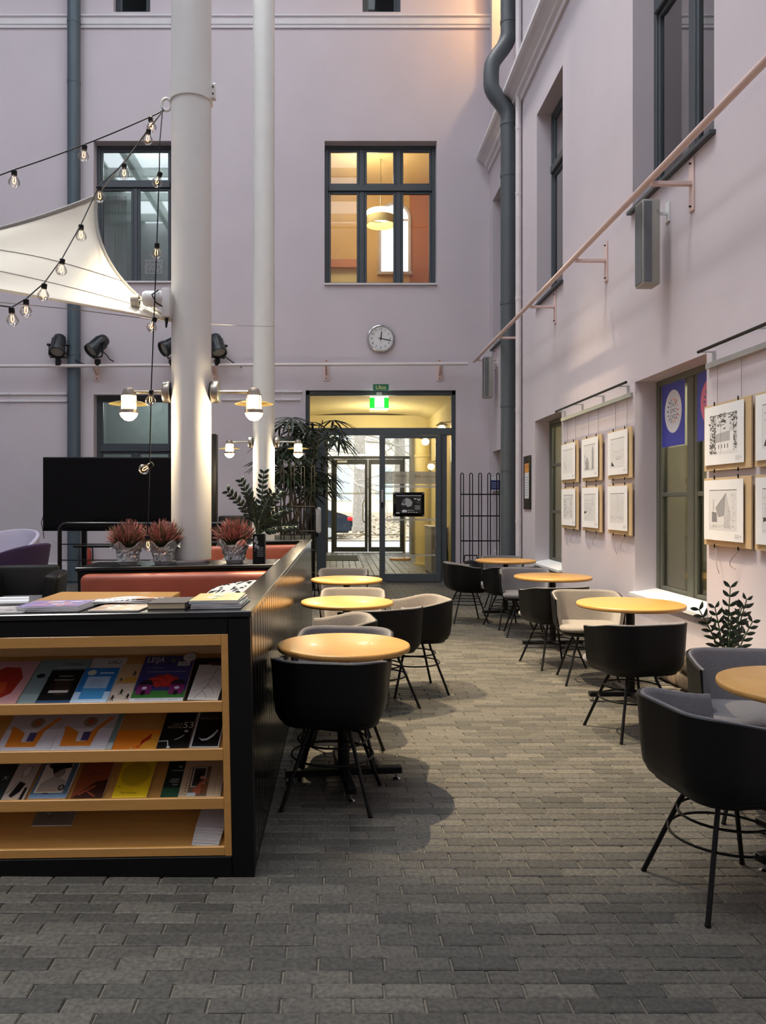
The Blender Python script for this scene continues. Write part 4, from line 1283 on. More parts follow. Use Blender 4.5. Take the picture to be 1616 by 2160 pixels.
# booth table, cushion
tb = thing('booth_table', 'rectangular birch table inside the booth behind the counter', 'table', (-1.32, 4.42, 0))
B().bb(-.37, .36, -.42, .46, .905, .935, .006, 2).obj('table_top', M['woodtop'], tb)
B().tube((0, 0, .03), (0, 0, .905), .035).obj('column', M['blacksteel'], tb)
B().lathe([(0, 0), (.25, 0), (.25, .02), (.05, .035), (0, .035)], 24).obj('base', M['blacksteel'], tb)
cu = thing('cushion', 'white scatter cushion with black brush strokes leaning on the leather backrest', 'cushion')
cu.matrix_world = Matrix.Translation((-0.66, 4.86, 0.885)) @ Euler((math.radians(16), math.radians(-12), math.radians(-14)), 'XYZ').to_matrix().to_4x4()
rows_t, rows_b = [], []
N = 12
def pil(u, v, sgn):
    e = (1 - abs(2*u - 1)**3.0) * (1 - abs(2*v - 1)**3.0)
    k = 1 - .10*(1 - abs(2*u - 1))*0 
    pin = 1 - .08*math.sin(PI*u)*0
    x = (u - .5)*.44*(1 - .10*math.sin(PI*v)); y_ = (v - .5)*.44*(1 - .10*math.sin(PI*u))
    return (x, y_, sgn*.075*max(0, e)**.6)
b = B()
b.grid([[pil(a/N, c/N, 1) for a in range(N + 1)] for c in range(N + 1)])
b.grid([[pil(a/N, c/N, -1) for a in range(N + 1)] for c in range(N + 1)])
bmesh.ops.remove_doubles(b.bm, verts=b.bm.verts, dist=1e-5)
b.obj('cover', mat('white_linen', '#d5d2cc', .9, bump=.15, bscale=200), cu, angle=80)
b = B()
rg = random.Random(8)
for q in range(46):
    u, v = rg.uniform(.12, .88), rg.uniform(.12, .88)
    a = rg.choice([.6, .7, 2.4, .5]) + rg.uniform(-.2, .2); l = rg.uniform(.05, .12)
    pts = []
    for k in range(5):
        t_ = (k/4 - .5)*l
        x, y_, z = pil(min(.96, max(.04, u + t_*math.cos(a))), min(.96, max(.04, v + t_*math.sin(a))), 1)
        pts.append((x, y_, z - .0005))
    b.path(pts, .004, 5, radii=[.002, .005, .006, .005, .002])
b.obj('brush_strokes', M['blackmat'], cu)['kind'] = 'stuff'

# ================================================================== chairs
def u_path(hw, yb, yf, r, n=9):
    """U of the shell seen from above, from the right arm front round the back to the left arm front; points with outward normals"""
    pts = []
    for k in range(4): pts.append((Vector((hw, yf + (yb + r - yf) * k / 4)), Vector((1, 0))))
    for k in range(n + 1):
        a = -PI / 2 * k / n
        pts.append((Vector((hw - r + r * math.cos(a), yb + r + r * math.sin(a))), Vector((math.cos(a), math.sin(a)))))
    for k in range(1, 4): pts.append((Vector((hw - r - 2 * (hw - r) * k / 4, yb)), Vector((0, -1))))
    left = [(Vector((-p.x, p.y)), Vector((-q.x, q.y))) for p, q in pts[:4 + n + 1]]
    return pts + left[::-1]

def sweep_wall(path, secf):
    """secf(p, n, i) -> closed list of 3D section points"""
    b = B()
    rings = []
    for i, (p, nn) in enumerate(path):
        rings.append([b.bm.verts.new(q) for q in secf(p, nn, i)])
    for A, C in zip(rings, rings[1:]):
        k = len(A)
        for j in range(k): b.bm.faces.new((A[j], A[(j + 1) % k], C[(j + 1) % k], C[j]))
    b.bm.faces.new(rings[0][::-1]); b.bm.faces.new(rings[-1])
    return b

HW, YBK, YFR, RC = 0.285, -0.275, 0.105, 0.17
def rim(y_): 
    t_ = min(1, max(0, (y_ + 0.24) / 0.33))
    return 0.729 - 0.044 * t_ * t_ * (3 - 2 * t_)
def rr_poly(hw, yb, yf, r, n=7):
    out = []
    for cx, cy, a0 in ((hw - r, yf - r, 0), (-hw + r, yf - r, PI / 2), (-hw + r, yb + r, PI), (hw - r, yb + r, 1.5 * PI)):
        for k in range(n + 1):
            a = a0 + PI / 2 * k / n
            out.append((cx + r * math.cos(a), cy + r * math.sin(a)))
    return out
def stack(levels):
    """closed solid from (polygon, z) levels"""
    b = B()
    rings = [[b.bm.verts.new((x, y_, z)) for x, y_ in poly] for poly, z in levels]
    for A, C in zip(rings, rings[1:]):
        k = len(A)
        for j in range(k): b.bm.faces.new((A[j], A[(j + 1) % k], C[(j + 1) % k], C[j]))
    b.bm.faces.new(rings[0][::-1]); b.bm.faces.new(rings[-1])
    return b

def chair_meshes():
    path = u_path(HW, YBK, YFR, RC)
    def sec_shell(p, nn, i):
        zt = rim(p.y)
        lv = [(0.125, 0.402), (0.075, 0.408), (0.038, 0.428), (0.019, 0.465), (0.010, 0.54), (0.0, zt - 0.02), (-0.002, zt - 0.004), (0.004, zt), (0.011, zt - 0.003), (0.013, 0.53), (0.032, 0.455), (0.05, 0.43), (0.075, 0.414), (0.125, 0.410)]
        return [Vector((p.x - nn.x * o, p.y - nn.y * o, z)) for o, z in lv]
    shell = sweep_wall(path, sec_shell)
    pan = stack([(rr_poly(.20, -.19, .20, .10), .397), (rr_poly(.225, -.21, .235, .11), .402), (rr_poly(.24, -.22, .25, .12), .422), (rr_poly(.235, -.22, .245, .12), .432)])
    bmesh.ops.recalc_face_normals(pan.bm, faces=pan.bm.faces)
    shell.merge(pan.bm)
    def sec_lin(p, nn, i):
        zt = rim(p.y) + 0.003
        lv = [(0.034, 0.47), (0.018, 0.56), (0.0122, zt - 0.014), (0.0122, zt - 0.004), (0.017, zt), (0.023, zt - 0.002), (0.029, zt - 0.022), (0.044, 0.60), (0.056, 0.50), (0.066, 0.455)]
        return [Vector((p.x - nn.x * o, p.y - nn.y * o, z)) for o, z in lv]
    lining = sweep_wall(path, sec_lin)
    seat = stack([(rr_poly(.225, -.20, .235, .11), .428), (rr_poly(.245, -.21, .262, .12), .436), (rr_poly(.250, -.21, .270, .12), .452), (rr_poly(.247, -.21, .266, .12), .468), (rr_poly(.235, -.20, .252, .11), .478), (rr_poly(.19, -.16, .2, .09), .482)])
    legs = []
    for sx, sy in ((1, 1), (-1, 1), (-1, -1), (1, -1)):
        b = B()
        b.path([(sx*.098, sy*.098, .405), (sx*.100, sy*.100, .375), (sx*.106, sy*.106, .345), (sx*.118, sy*.118, .315), (sx*.215, sy*.215, .004)], .0095, 8)
        b.lathe([(0, 0), (.011, 0), (.0115, .008), (0, .008)], 8, (sx*.215, sy*.215, 0))
        legs.append(b.mesh('leg'))
    rings = []
    for r, z in ((.172, .300), (.205, .225)):
        b = B()
        b.path([(r*math.cos(2*PI*k/28), r*math.sin(2*PI*k/28), z) for k in range(28)], .0055, 6, closed=True)
        rings.append(b.mesh('foot_ring'))
    return shell.mesh('shell', angle=50), lining.mesh('lining', angle=60), seat.mesh('seat', angle=60), legs, rings
SH, LI, SE, LG, RG = chair_meshes()
SH.materials.append(M['shell'])
LI2, SE2 = LI.copy(), SE.copy()
LI.materials.append(M['felt']); SE.materials.append(M['felt'])
LI2.materials.append(M['felt_warm']); SE2.materials.append(M['felt_warm'])
for me in LG + RG: me.materials.append(M['blacksteel'])
def chair(x, y_, facing, label, warm=False):
    """facing: direction the sitter looks, degrees from +X"""
    t = thing('tub_chair', label, 'chair', (x, y_, 0), math.radians(facing - 90), 'black tub chairs with grey wool lining')
    link('shell', SH, None, t); link('lining', LI2 if warm else LI, None, t); link('seat', SE2 if warm else SE, None, t)
    for me in LG: link('leg', me, None, t)
    for me in RG: link('foot_ring', me, None, t)
    return t
chair(-0.025, 4.00, 81, 'black tub chair turning its back, nearest at the table beside the booth')
chair(0.03, 4.59, 262, 'grey lined tub chair facing the camera behind the nearest booth side table')
chair(-0.03, 5.22, 186, 'grey lined tub chair facing the planked booth between two tables', True)
chair(0.30, 5.83, 118, 'black tub chair turned to the second table beside the booth')
chair(0.60, 6.30, 192, 'tub chair standing out in the aisle, taupe lining, facing the booth', True)
chair(0.13, 6.80, 268, 'taupe lined tub chair facing the camera behind the second booth side table', True)
chair(0.06, 8.90, 268, 'tub chair facing the camera behind the farthest booth side table', True)
chair(1.475, 3.03, 8, 'large black tub chair in the right foreground, turned sideways')
chair(2.02, 3.86, 262, 'dark grey lined tub chair facing the camera at the right foreground table')
chair(1.90, 5.15, 103, 'black tub chair turning its back at the second table along the right wall')
chair(2.08, 6.63, 264, 'taupe lined tub chair behind the second table along the right wall', True)
chair(1.96, 7.29, 103, 'black tub chair turning its back at the third table along the right wall')
chair(2.10, 8.94, 262, 'grey lined tub chair behind the third table along the right wall')
chair(2.03, 9.52, 104, 'black tub chair turning its back at the farthest table by the window')
chair(1.61, 9.96, 6, 'black tub chair seen from the side, farthest out in the aisle')
chair(2.27, 11.02, 266, 'dark grey lined tub chair behind the farthest table by the coat rack')

# ================================================================== round tables
def table_meshes(r):
    top = B().lathe([(0, .700), (r - .012, .700), (r - .003, .704), (r, .712), (r, .722), (r - .003, .729), (r - .010, .7315), (0, .7315)], 56)
    col = B().lathe([(0, .07), (.032, .07), (.032, .69), (.085, .692), (.085, .700), (0, .700)], 20)
    bar = B().box((0, 0, .055), (.62, .05, .035), None, .004)
    gl = B().lathe([(0, 0), (.022, 0), (.022, .006), (.008, .012), (.006, .038), (0, .038)], 12)
    return top.mesh('table_top', angle=50), col.mesh('column'), bar.mesh('base_bar', smooth=False), gl.mesh('glide')
TM = {}
for r in (.352, .388):
    q = table_meshes(r)
    q[0].materials.append(M['woodtop']); q[1].materials.append(M['blacksteel']); q[2].materials.append(M['blacksteel']); q[3].materials.append(M['chrome'])
    TM[r] = q
def table(x, y_, r, rot, label):
    t = thing('bistro_table', label, 'table', (x, y_, 0), rot, 'round birch bistro tables')
    a, c, e, g = TM[r]
    link('table_top', a, None, t); link('column', c, None, t)
    o = link('base_bar', e, None, t)
    o = link('base_bar', e, None, t); o.rotation_euler = (0, 0, PI / 2); o.location = (0, 0, .001)
    for k in range(4):
        o = link('glide', g, None, t); o.location = (.285*math.cos(PI/2*k), .285*math.sin(PI/2*k), 0)
table(0.033, 4.24, .352, .12, 'round birch table against the booth, nearest to the magazine rack')
table(0.072, 6.08, .352, .12, 'round birch table against the booth, the middle of three')
table(0.090, 7.85, .352, .1, 'round birch table against the booth, nearest the glass door')
table(1.985, 3.29, .388, .3, 'round birch table cut by the right edge of the picture')
table(2.185, 5.96, .388, .02, 'round birch table below the blue posters')
table(2.196, 8.15, .388, .05, 'round birch table below the six hanging prints')
table(2.200, 10.44, .388, .05, 'round birch table farthest along the right wall by the window')

# ================================================================== columns, lamps
C1 = Vector((-1.085, 5.93, 0))
C2 = Vector((-0.998, 10.82, 0))
def column(c, z0, label):
    t = thing('round_column', label, 'column', (c.x, c.y, z0))
    B().lathe([(0, 0), (.147, 0), (.147, ZT - z0 - 0.5), (0, ZT - z0 - 0.5)], 48).obj('shaft', M['column'], t)
    return t
c1 = column(C1, 1.062, 'thick pale steel column rising from the booth ledge')
zc = P(400, 198, C1.y).z - 1.062
B().lathe([(.147, -.07), (.158, -.07), (.158, .07), (.147, .07)], 48, (0, 0, zc)).obj('clamp_band', M['column'], c1)
b = B(); b.bb(.14, .185, -.05, -.035, zc - .055, zc + .055, .003); b.bb(.14, .185, -.015, 0, zc - .055, zc + .055, .003)
b.obj('clamp_flange', M['column'], c1)
for q in (-.025, .025): B().tube((.168, -.06, zc + q), (.168, .01, zc + q), .006).obj('bolt', M['blacksteel'], c1)
b = B(); b.path([(-.185 + .035*math.cos(2*PI*k/18), 0, zc - .08 + .045*math.sin(2*PI*k/18)) for k in range(18)], .012, 8, closed=True)
b.obj('shackle', M['column'], c1)
column(C2, 0.0, 'thinner looking pale steel column behind the booth')

def ship_lamp(c, side, label):
    """wall lamp on a column: side -1 left, +1 right"""
    z = 2.30
    t = thing('ship_lamp', label, 'lamp', (c.x + side*.150, c.y, z), 0 if side > 0 else PI, 'nickel ship lamps on the columns')
    # local +x points away from the column
    B().lathe([(0, 0), (.078, 0), (.082, .006), (.082, .05), (.078, .056), (0, .056)], 28, (0, 0, 0), roty(PI/2)).obj('mount', M['nickel'], t)
    B().lathe([(.05, -.012), (.066, -.012), (.066, .002), (.05, .002)], 24, (0, 0, 0), roty(PI/2)).obj('gasket', M['blacksteel'], t)
    B().tube((.05, 0, 0), (.285, 0, 0), .011, 12).obj('arm', M['nickel'], t)
    x = .315
    b = B(); b.lathe([(0, .035), (.02, .033), (.038, .022), (.046, .0), (.046, -.012), (.056, -.016), (.056, -.028), (0, -.028)], 24, (x, 0, .0))
    b.obj('cap', M['nickel'], t)
    b = B(); b.lathe([(.05, -.068), (.10, -.074), (.142, -.088), (.144, -.091), (.10, -.079), (.05, -.073)], 36, (x, 0, 0)); b.obj('disc', M['brass'], t)
    for k in range(4):
        a = PI/4 + PI/2*k
        B().tube((x + .063*math.cos(a), .063*math.sin(a), -.02), (x + .063*math.cos(a), .063*math.sin(a), -.15), .0035, 6).obj('guard_rod', M['nickel'], t)
    B().lathe([(0, -.03), (.05, -.03), (.055, -.05), (.055, -.128), (0, -.128)], 24, (x, 0, 0)).obj('glass', M['lampglow'], t)
    b = B(); b.lathe([(.057, -.13), (.068, -.13), (.068, -.158), (.057, -.158)], 28, (x, 0, 0)); b.obj('guard_ring', M['nickel'], t)
    B().lathe([(0, -.135), (.055, -.135), (.066, -.16), (.055, -.185), (.03, -.208), (0, -.215)], 24, (x, 0, 0)).obj('bulb_dome', M['lampglow'], t)
    lamp_point('ship_lamp_light', (x, 0, -.26), LAMP_W, WARM2, .05, t)
LAMP_W = 40
ship_lamp(C1, -1, 'lit ship lamp on the left side of the thick column')
ship_lamp(C1, 1, 'lit ship lamp on the right side of the thick column')
ship_lamp(C2, -1, 'lit ship lamp on the left side of the column behind the booth')
ship_lamp(C2, 1, 'lit ship lamp beside the palm, right side of the rear column')

# small white projector on the column
pj = thing('projector', 'small white projector fixed to the thick column', 'projector', P(352, 636, 5.80))
B().bb(-.03, .03, -.05, .05, -.12, .09, .01, 2).obj('mount', M['white'], pj)
B().lathe([(0, 0), (.052, 0), (.058, .02), (.058, .13), (.048, .15), (0, .15)], 20, (-.02, 0, .02), roty(-PI/2)).obj('body', M['white'], pj)
B().lathe([(.03, .18), (.045, .18), (.045, .235), (.035, .235)], 20, (-.02, 0, .005), roty(-PI/2)).obj('lens_hood', M['greyplastic'], pj)
B().tube((-.16, 0, .01), (-.22, 0, .006), .008).obj('lens_arm', M['white'], pj)
B().path([(-.05, -.05, .07), (-.09, -.08, .03), (-.06, -.09, -.03), (-.02, -.06, -.05)], .005, 6).obj('cable', M['blacksteel'], pj)
B().tube((0, 0, -.12), (-.005, 0, -.19), .014, 8, .006).obj('plug', M['blacksteel'], pj)

# ---- lighting bar high above the aisle (out of the picture), with warm stage spots
lb = thing('lighting_bar', 'steel lighting bar high above the aisle carrying warm spots', 'light fixture', (0, 6.2, 6.35))
B().tube((-2.4, 0, 0), (XR, 0, 0), .025).obj('bar', M['blacksteel'], lb)
def spot_on_bar(x, aim, energy, size):
    s_ = B().lathe([(0, 0), (.06, 0), (.075, -.06), (.075, -.2), (.068, -.2), (.06, -.05), (0, -.03)], 20, (x, 0, -.06)).obj('spot_head', M['blacksteel'], lb)
    lamp_point('stage_spot', (x, 0, -.30), energy, (1.0, 0.79, 0.50), .04, lb, (math.radians(size), .5, aim))
SPOTS = [(-1.05, (1.15, -0.2, -6.0), 3700, 56), (1.15, (0.25, 0.2, -6), 1700, 46)]
for a in SPOTS: spot_on_bar(*a)
lb2 = thing('lighting_bar', 'second steel lighting bar nearer the glass door carrying a warm spot', 'light fixture', (0, 9.4, 8.6))
B().tube((-2.4, 0, 0), (XR, 0, 0), .025).obj('bar', M['blacksteel'], lb2)
lb_, lb = lb, lb2
spot_on_bar(1.2, (0.0, -0.6, -7), 2300, 42)
lb = lb_

# ================================================================== shade sail
A_, B_, C_ = P(205, 413, 6.25), P(362, 676, 5.86), P(-430, 535, 4.7)
NU, NV = 26, 18
def sailp(u, v):
    # edge A-B, bowed inwards
    e = A_.lerp(B_, v) + (P(235, 560, 6.05) - A_.lerp(B_, .52)) * (4*v*(1 - v))*(1.0)
    p = C_.lerp(e, u)
    dn = Vector((0, 0, -1))
    p = p + dn * (.105*4*u*(1 - u)*(1 - v)**2)            # upper edge hangs in
    p = p + Vector((0, -.16, -.05)) * (4*u*(1 - u)*4*v*(1 - v)*.6)
    p.y += .012*math.sin(14*v + 5*u)*u*(1 - u)*3
    return p
sl = thing('shade_sail', 'cream triangular canvas shade sail stretched to the column', 'sail')
b = B(); b.grid([[sailp(u/NU, v/NV) for v in range(NV + 1)] for u in range(1, NU + 1)])
o = b.obj('canvas', M['sail'], sl, angle=180, fix=False); o.modifiers.new('thickness', 'SOLIDIFY').thickness = .003
B().path([sailp(u/NU, 0) for u in range(1, NU + 1)], .016, 6).obj('hem', M['hem'], sl)
B().path([sailp(1, v/NV) for v in range(NV + 1)], .013, 6).obj('hem', M['hem'], sl)
B().path([sailp(u/NU, 1) for u in range(1, NU + 1)], .010, 6).obj('hem', M['sail'], sl)
B().path([sailp(.35 + .65*k/14, .05 + .60*(k/14)) + Vector((0, -.004, 0)) for k in range(15)], .0022, 5).obj('seam', M['hem'], sl)
B().path([sailp(.3 + .70*k/14, .40 + .52*(k/14)) + Vector((0, -.004, 0)) for k in range(15)], .0020, 5).obj('seam', M['hem'], sl)
RING = P(345, 232, 5.92)
B().path([A_, A_.lerp(RING, .5) + Vector((0, 0, -.005)), RING], .005, 5).obj('cord', M['hem'], sl)
B().path([B_, Vector((C1.x - .13, C1.y - .07, B_.z - .005))], .006, 5).obj('cord', M['hem'], sl)

# ================================================================== string lights
def bulb_mesh():
    g = B().lathe([(0, -.085), (.014, -.083), (.026, -.074), (.037, -.058), (.036, -.042), (.026, -.024), (.015, -.010), (.013, 0), (0, 0)], 16)
    s_ = B().lathe([(0, .026), (.015, .026), (.018, .022), (.018, -.006), (0, -.006)], 12)
    f = B(); f.path([(-.006, 0, -.02), (-.009, 0, -.05), (0, 0, -.062), (.009, 0, -.05), (.006, 0, -.02)], .0017, 5)
    return g.mesh('bulb'), s_.mesh('socket'), f.mesh('filament')
GB, SB, FB = bulb_mesh()
GB.materials.append(M['bulbglass']); SB.materials.append(M['blacksteel']); FB.materials.append(M['filament'])
def string_light(label, pts, bulbs, tilt=None, sag=0.0):
    t = thing('string_light', label, 'string lights', pts[0], 0, 'festoon strings tied to the thick column')
    o0 = Vector(pts[0])
    fine = []
    for a, c in zip(pts, pts[1:]):
        for k in range(8):
            q = a.lerp(c, k/8); q.z -= sag*4*(k/8)*(1 - k/8)
            fine.append(q - o0)
    fine.append(pts[-1] - o0)
    B().path(fine, .0045, 6).obj('cable', M['blacksteel'], t)
    for i, p in enumerate(bulbs):
        s_ = link('socket', SB, None, t); s_.location = p - o0 - Vector((0, 0, .03))
        if tilt: s_.rotation_euler = (0, tilt[i % len(tilt)], 0)
        g = link('bulb', GB, None, s_); link('filament', FB, None, s_)
p1 = [RING, P(318, 246, 5.85), P(178, 305, 5.45), P(30, 358, 5.1), P(-200, 440, 4.6)]
string_light('upper festoon string running left from the column clamp', p1, p1[1:4], [-.12, .1, 0], .004)
p2 = [RING, P(313, 272, 5.8), P(262, 344, 5.66), P(209, 392, 5.5), P(171, 473, 5.35), P(131, 545, 5.2), P(93, 597, 5.05), P(55, 630, 4.9), P(25, 648, 4.8), P(-40, 640, 4.6)]
string_light('curving festoon string hanging in front of the shade sail', p2, p2[1:9], [.1, 0, -.1, 0, .1])
p3 = [RING + Vector((0.0, -.03, 0)), P(337, 300, 5.7), P(336, 362, 5.66), P(331, 512, 5.62), P(325, 668, 5.6), P(319, 822, 5.6), P(316, 973, 5.6), P(311, 1128, 5.6)]
string_light('festoon string hanging straight down beside the thick column', p3, p3[2:8], [.35, .1, .35, .1, 1.0, -.1])

# thin steel wire from the sail to the second column
wr = tag(B().path([P(-40, 634, 5.6), P(150, 652, 5.9), P(340, 676, 5.95), P(445, 685, 6.2), P(580, 689, 10.7)], .003, 5).obj('steel_wire', M['hem']), 'thin steel wire strung between the columns under the sail', 'wire')

# ================================================================== downpipes
def pipe(name, label, pts, r, m, joints=(), jr=1.06, cat='pipe'):
    t = thing(name, label, cat, (pts[0][0], pts[0][1], min(p[2] for p in pts)))
    o0 = t.location.copy()
    B().path([Vector(p) - o0 for p in pts], r, 24).obj('tube', m, t, angle=60)
    for z in joints:
        B().lathe([(r*.99, -.03), (r*jr, -.03), (r*jr, .03), (r*.99, .03)], 24, (0, 0, z - o0.z)).obj('joint', m, t)
    return t
xl = (154 - VX) * 14.62 / FPX
pipe('downpipe', 'slate blue rainwater pipe down the left of the far wall', [(xl, 14.67, ZT - .3), (xl, 14.67, 0)], .118, M['pipe'], (1.9, 4.2, 6.4, 7.9, 9.2, 10.3), 1.04)
xr, yr = 2.675, 12.5
def bend(p0, p1, n=5):
    return [tuple(Vector(p0).lerp(Vector(p1), k/n)) for k in range(n + 1)]
off = .27
pts = [(xr, yr, 0.0), (xr, yr, 4.0), (xr, yr, 7.50)]
for k in range(1, 9):
    t_ = k/8; pts.append((xr - off*(t_*t_*(3 - 2*t_)), yr, 7.50 + .52*t_))
pts += [(xr - off, yr, 8.2)]
for k in range(1, 9):
    t_ = k/8; pts.append((xr - off + off*(t_*t_*(3 - 2*t_)), yr, 8.26 + .52*t_))
pts += [(xr, yr, ZT - .4)]
pipe('downpipe', 'thick grey rainwater pipe bending round the cornice on the right', pts, .122, M['pipe_dark'], (2.0, 3.0, 4.6, 6.6, 7.4, 9.0), 1.05)
pipe('conduit_pipe', 'thin white pipe down the right wall beside the grey downpipe', [(2.765, 12.2, 0.0), (2.765, 12.2, ZT - .4)], .045, M['pipe_white'], (1.2, 2.9, 4.6, 6.2, 7.2), 1.08)

# ================================================================== rails
def wall_bracket(parent, plate, arm, m):
    b = B(); b.bb(*plate, .003); b.bb(*arm, .002)
    return b.obj('bracket', m, parent, smooth=False)
rr_ = thing('wall_rail', 'long pink steel rail on brackets along the right wall', 'rail', (2.49, 1.0, 4.05))
B().tube((0, 0, 0), (0, 13.55, 0), .027, 16).obj('tube', M['pink'], rr_)
for yb_ in (2.2, 4.28, 6.34, 8.36, 10.33, 12.28, 14.2):
    wall_bracket(rr_, (.315, .33, yb_ - 1.04, yb_ - .96, -.26, .16), (0, .32, yb_ - 1.025, yb_ - .975, -.055, -.025), M['pink'])
    for zz in (-.22, .12): B().tube((.30, yb_ - 1.0, zz), (.317, yb_ - 1.0, zz), .008).obj('screw', M['blacksteel'], rr_)
B().bb(.10, .24, 13.16, 13.174, -.066, -.02).obj('warning_label', mat('yellow_label', '#d8a820', .5), rr_, smooth=False)
zr_ = P(500, 768, 14.5).z
fr_ = thing('wall_rail', 'pale steel rail carrying spotlights across the far wall', 'rail', (0, 14.5, zr_))
B().tube((-6.6, 0, -.04), (2.36, 0, .005), .03, 16).obj('tube', M['palerail'], fr_)
for px in (205, 452, 688, 927):
    x = (px - VX) * 14.8 / FPX
    b = B(); b.bb(x - .055, x + .055, .285, .30, -.26, .15, .003); b.obj('bracket_plate', M['pink'], fr_, smooth=False)
    b = B(); b.prism([(0, -.02), (.29, -.16), (.29, .0), (0, .02)], .03, Matrix.Translation((x - .015, 0, 0)) @ Matrix(((0, 0, 1, 0), (1, 0, 0, 0), (0, 1, 0, 0), (0, 0, 0, 1)))); b.obj('bracket_arm', M['pink'], fr_, smooth=False)
    for zz in (-.22, .11): B().tube((x, .27, zz), (x, .287, zz), .009).obj('screw', M['blacksteel'], fr_)
for py, label, (xa, xb) in ((831, 'upper thin white strip on the far wall left of the pipe', (0, 142)), (846, 'lower thin white strip on the far wall left of the pipe', (0, 142)), (826, 'upper thin white strip on the far wall between column and door', (468, 638)), (843, 'lower thin white strip on the far wall between column and door', (468, 634))):
    z = EYE + (VY - py) * YF / FPX
    x0, x1 = (xa - VX) * YF / FPX - (3 if xa == 0 else 0), (xb - VX) * YF / FPX
    t = thing('picture_rail', label, 'rail', (x0, YF - .03, z), 0, 'white strips on the far wall')
    B().bb(0, x1 - x0, 0, .03, -.02, .02, .004).obj('strip', M['white_trim'], t)
    for q in range(1, 4):
        B().bb((x1 - x0)*q/4 - .01, (x1 - x0)*q/4 + .01, -.01, 0.0, -.06, .0).obj('clip', M['alu'], t)

# ---- theatre spotlights on the far rail
def stage_spot(px, py, yaw, pitch, label):
    x = (px - VX) * 14.5 / FPX
    t = thing('theatre_spotlight', label, 'spotlight', (x, 14.5, zr_ + .02), yaw, 'black theatre spotlights on the far rail')
    b = B(); b.bb(-.045, .045, -.04, .04, -.05, .07, .008); b.obj('clamp', M['blacksteel'], t)
    b = B(); b.path([(-.16, 0, .34), (-.165, 0, .16), (-.14, 0, .10), (.14, 0, .10), (.165, 0, .16), (.16, 0, .34)], .013, 6); b.obj('yoke', M['blacksteel'], t)
    h = B()
    mt = Matrix.Translation((0, 0, .32)) @ rotx(PI/2 - pitch)      # local z of the head -> light direction (towards -y)
    h.lathe([(0, -.22), (.085, -.22), (.11, -.19), (.125, -.08), (.13, .12), (.145, .13), (.145, .20), (.125, .20), (.115, .13), (0, .10)], 20, (0, 0, 0), mt)
    for k in range(10):
        a = 2*PI*k/10
        h.box(mt @ Vector((.128*math.cos(a), .128*math.sin(a), -.02)), (.012, .02, .2), mt.to_3x3().to_4x4() @ rotz(a))
    h.obj('housing', mat('spot_housing', '#1c2126', .35), t)
    B().lathe([(0, .165), (.115, .16), (.118, .15), (0, .15)], 20, (0, 0, 0), mt).obj('lens', M['greyplastic'], t)
    for s_ in (-1, 1): B().tube((s_*.13, 0, .33), (s_*.20, 0, .33), .022, 8).obj('knob', M['blacksteel'], t)
    B().path([(.1, .05, .2), (.22, .06, .12), (.35, .03, .03), (.5, .02, -.03)], .01, 6).obj('cable', M['blacksteel'], t)
stage_spot(123, 740, .10, -.95, 'theatre spotlight in front of the left downpipe')
stage_spot(206, 740, -.75, -.75, 'theatre spotlight turned left, right of the left downpipe')
stage_spot(362, 740, -.9, -.5, 'theatre spotlight almost hidden behind the thick column')
stage_spot(458, 740, .55, -1.0, 'theatre spotlight between the two columns')

# ---- loudspeakers on the right wall
def wall_speaker(y_, label):
    t = thing('wall_speaker', label, 'speaker', (2.645, y_, 3.32), 0, 'grey column loudspeakers')
    b = B(); b.bb(-.075, .075, -.075, .10, 0, .72, .012, 2); b.obj('cabinet', M['greyplastic'], t)
    b = B(); b.bb(-.082, -.074, -.06, .085, .02, .70, .003); b.bb(-.066, .0, -.082, -.074, .02, .70, .003); b.obj('grille', M['greygrille'], t)
    b = B(); b.bb(.165, .175, -.03, .05, .55, .72, .002); b.bb(.07, .17, 0, .02, .61, .635, .002); b.obj('wall_mount', M['white'], t)
    B().tube((.05, -.08, .62), (.05, -.10, .62), .008).obj('bolt', M['chrome'], t)
wall_speaker(6.80, 'grey column loudspeaker on the right wall, nearer one')
wall_speaker(14.05, 'grey column loudspeaker in the far corner, distant one')

# ================================================================== gallery rails and framed prints on the right wall
def gallery(y0, y1, label, wires, ends):
    t = thing('gallery_rail', label, 'rail', (XR, (y0 + y1)/2, 2.51), 0, 'gallery rails on the right wall')
    h = (y1 - y0)/2
    B().bb(-.03, 0, -h, h, -.022, .022, .003).obj('strip', M['alu'], t)
    B().tube((-.11, -h - .12, .10), (-.11, h - .06, .10), .012, 12).obj('rod', M['blacksteel'], t)
    k = max(2, int((y1 - y0)/.75) + 1)
    for q in range(k):
        yy = -h + .1 + q*(2*h - .2)/(k - 1)
        b = B(); b.bb(-.11, -.005, yy - .008, yy + .008, .088, .098); b.bb(-.02, 0, yy - .01, yy + .01, .02, .10); b.obj('arm', M['alu'], t)
    for yy, zb in wires:
        B().tube((-.016, yy - (y0 + y1)/2, -.02), (-.016, yy - (y0 + y1)/2, zb - 2.51), .0022, 5).obj('wire', M['hem'], t)
    for yy, l, c in ends:
        pts = []
        for q in range(9):
            u = q/8
            pts.append((-.02 - .03*math.sin(PI*u), yy - (y0 + y1)/2 + c*math.sin(u*2.4)*.10, 1.16 - 2.51 - l*u + (abs(c) - 1)*.0 + (.10*u*u if l > .2 else 0)))
        B().path(pts, .0022, 5).obj('loose_wire', M['hem'], t)
ZU, ZLW = (1.715, 2.205), (1.163, 1.662)
XP = 2.785
colsA = [(9.24, 9.92), (8.42, 9.09), (7.565, 8.225)]
colsB = [(5.375, 6.065), (4.64, 5.33)]
wiresA = [(c[0] + .17, 2.20) for c in colsA] + [(c[1] - .17, 2.20) for c in colsA]
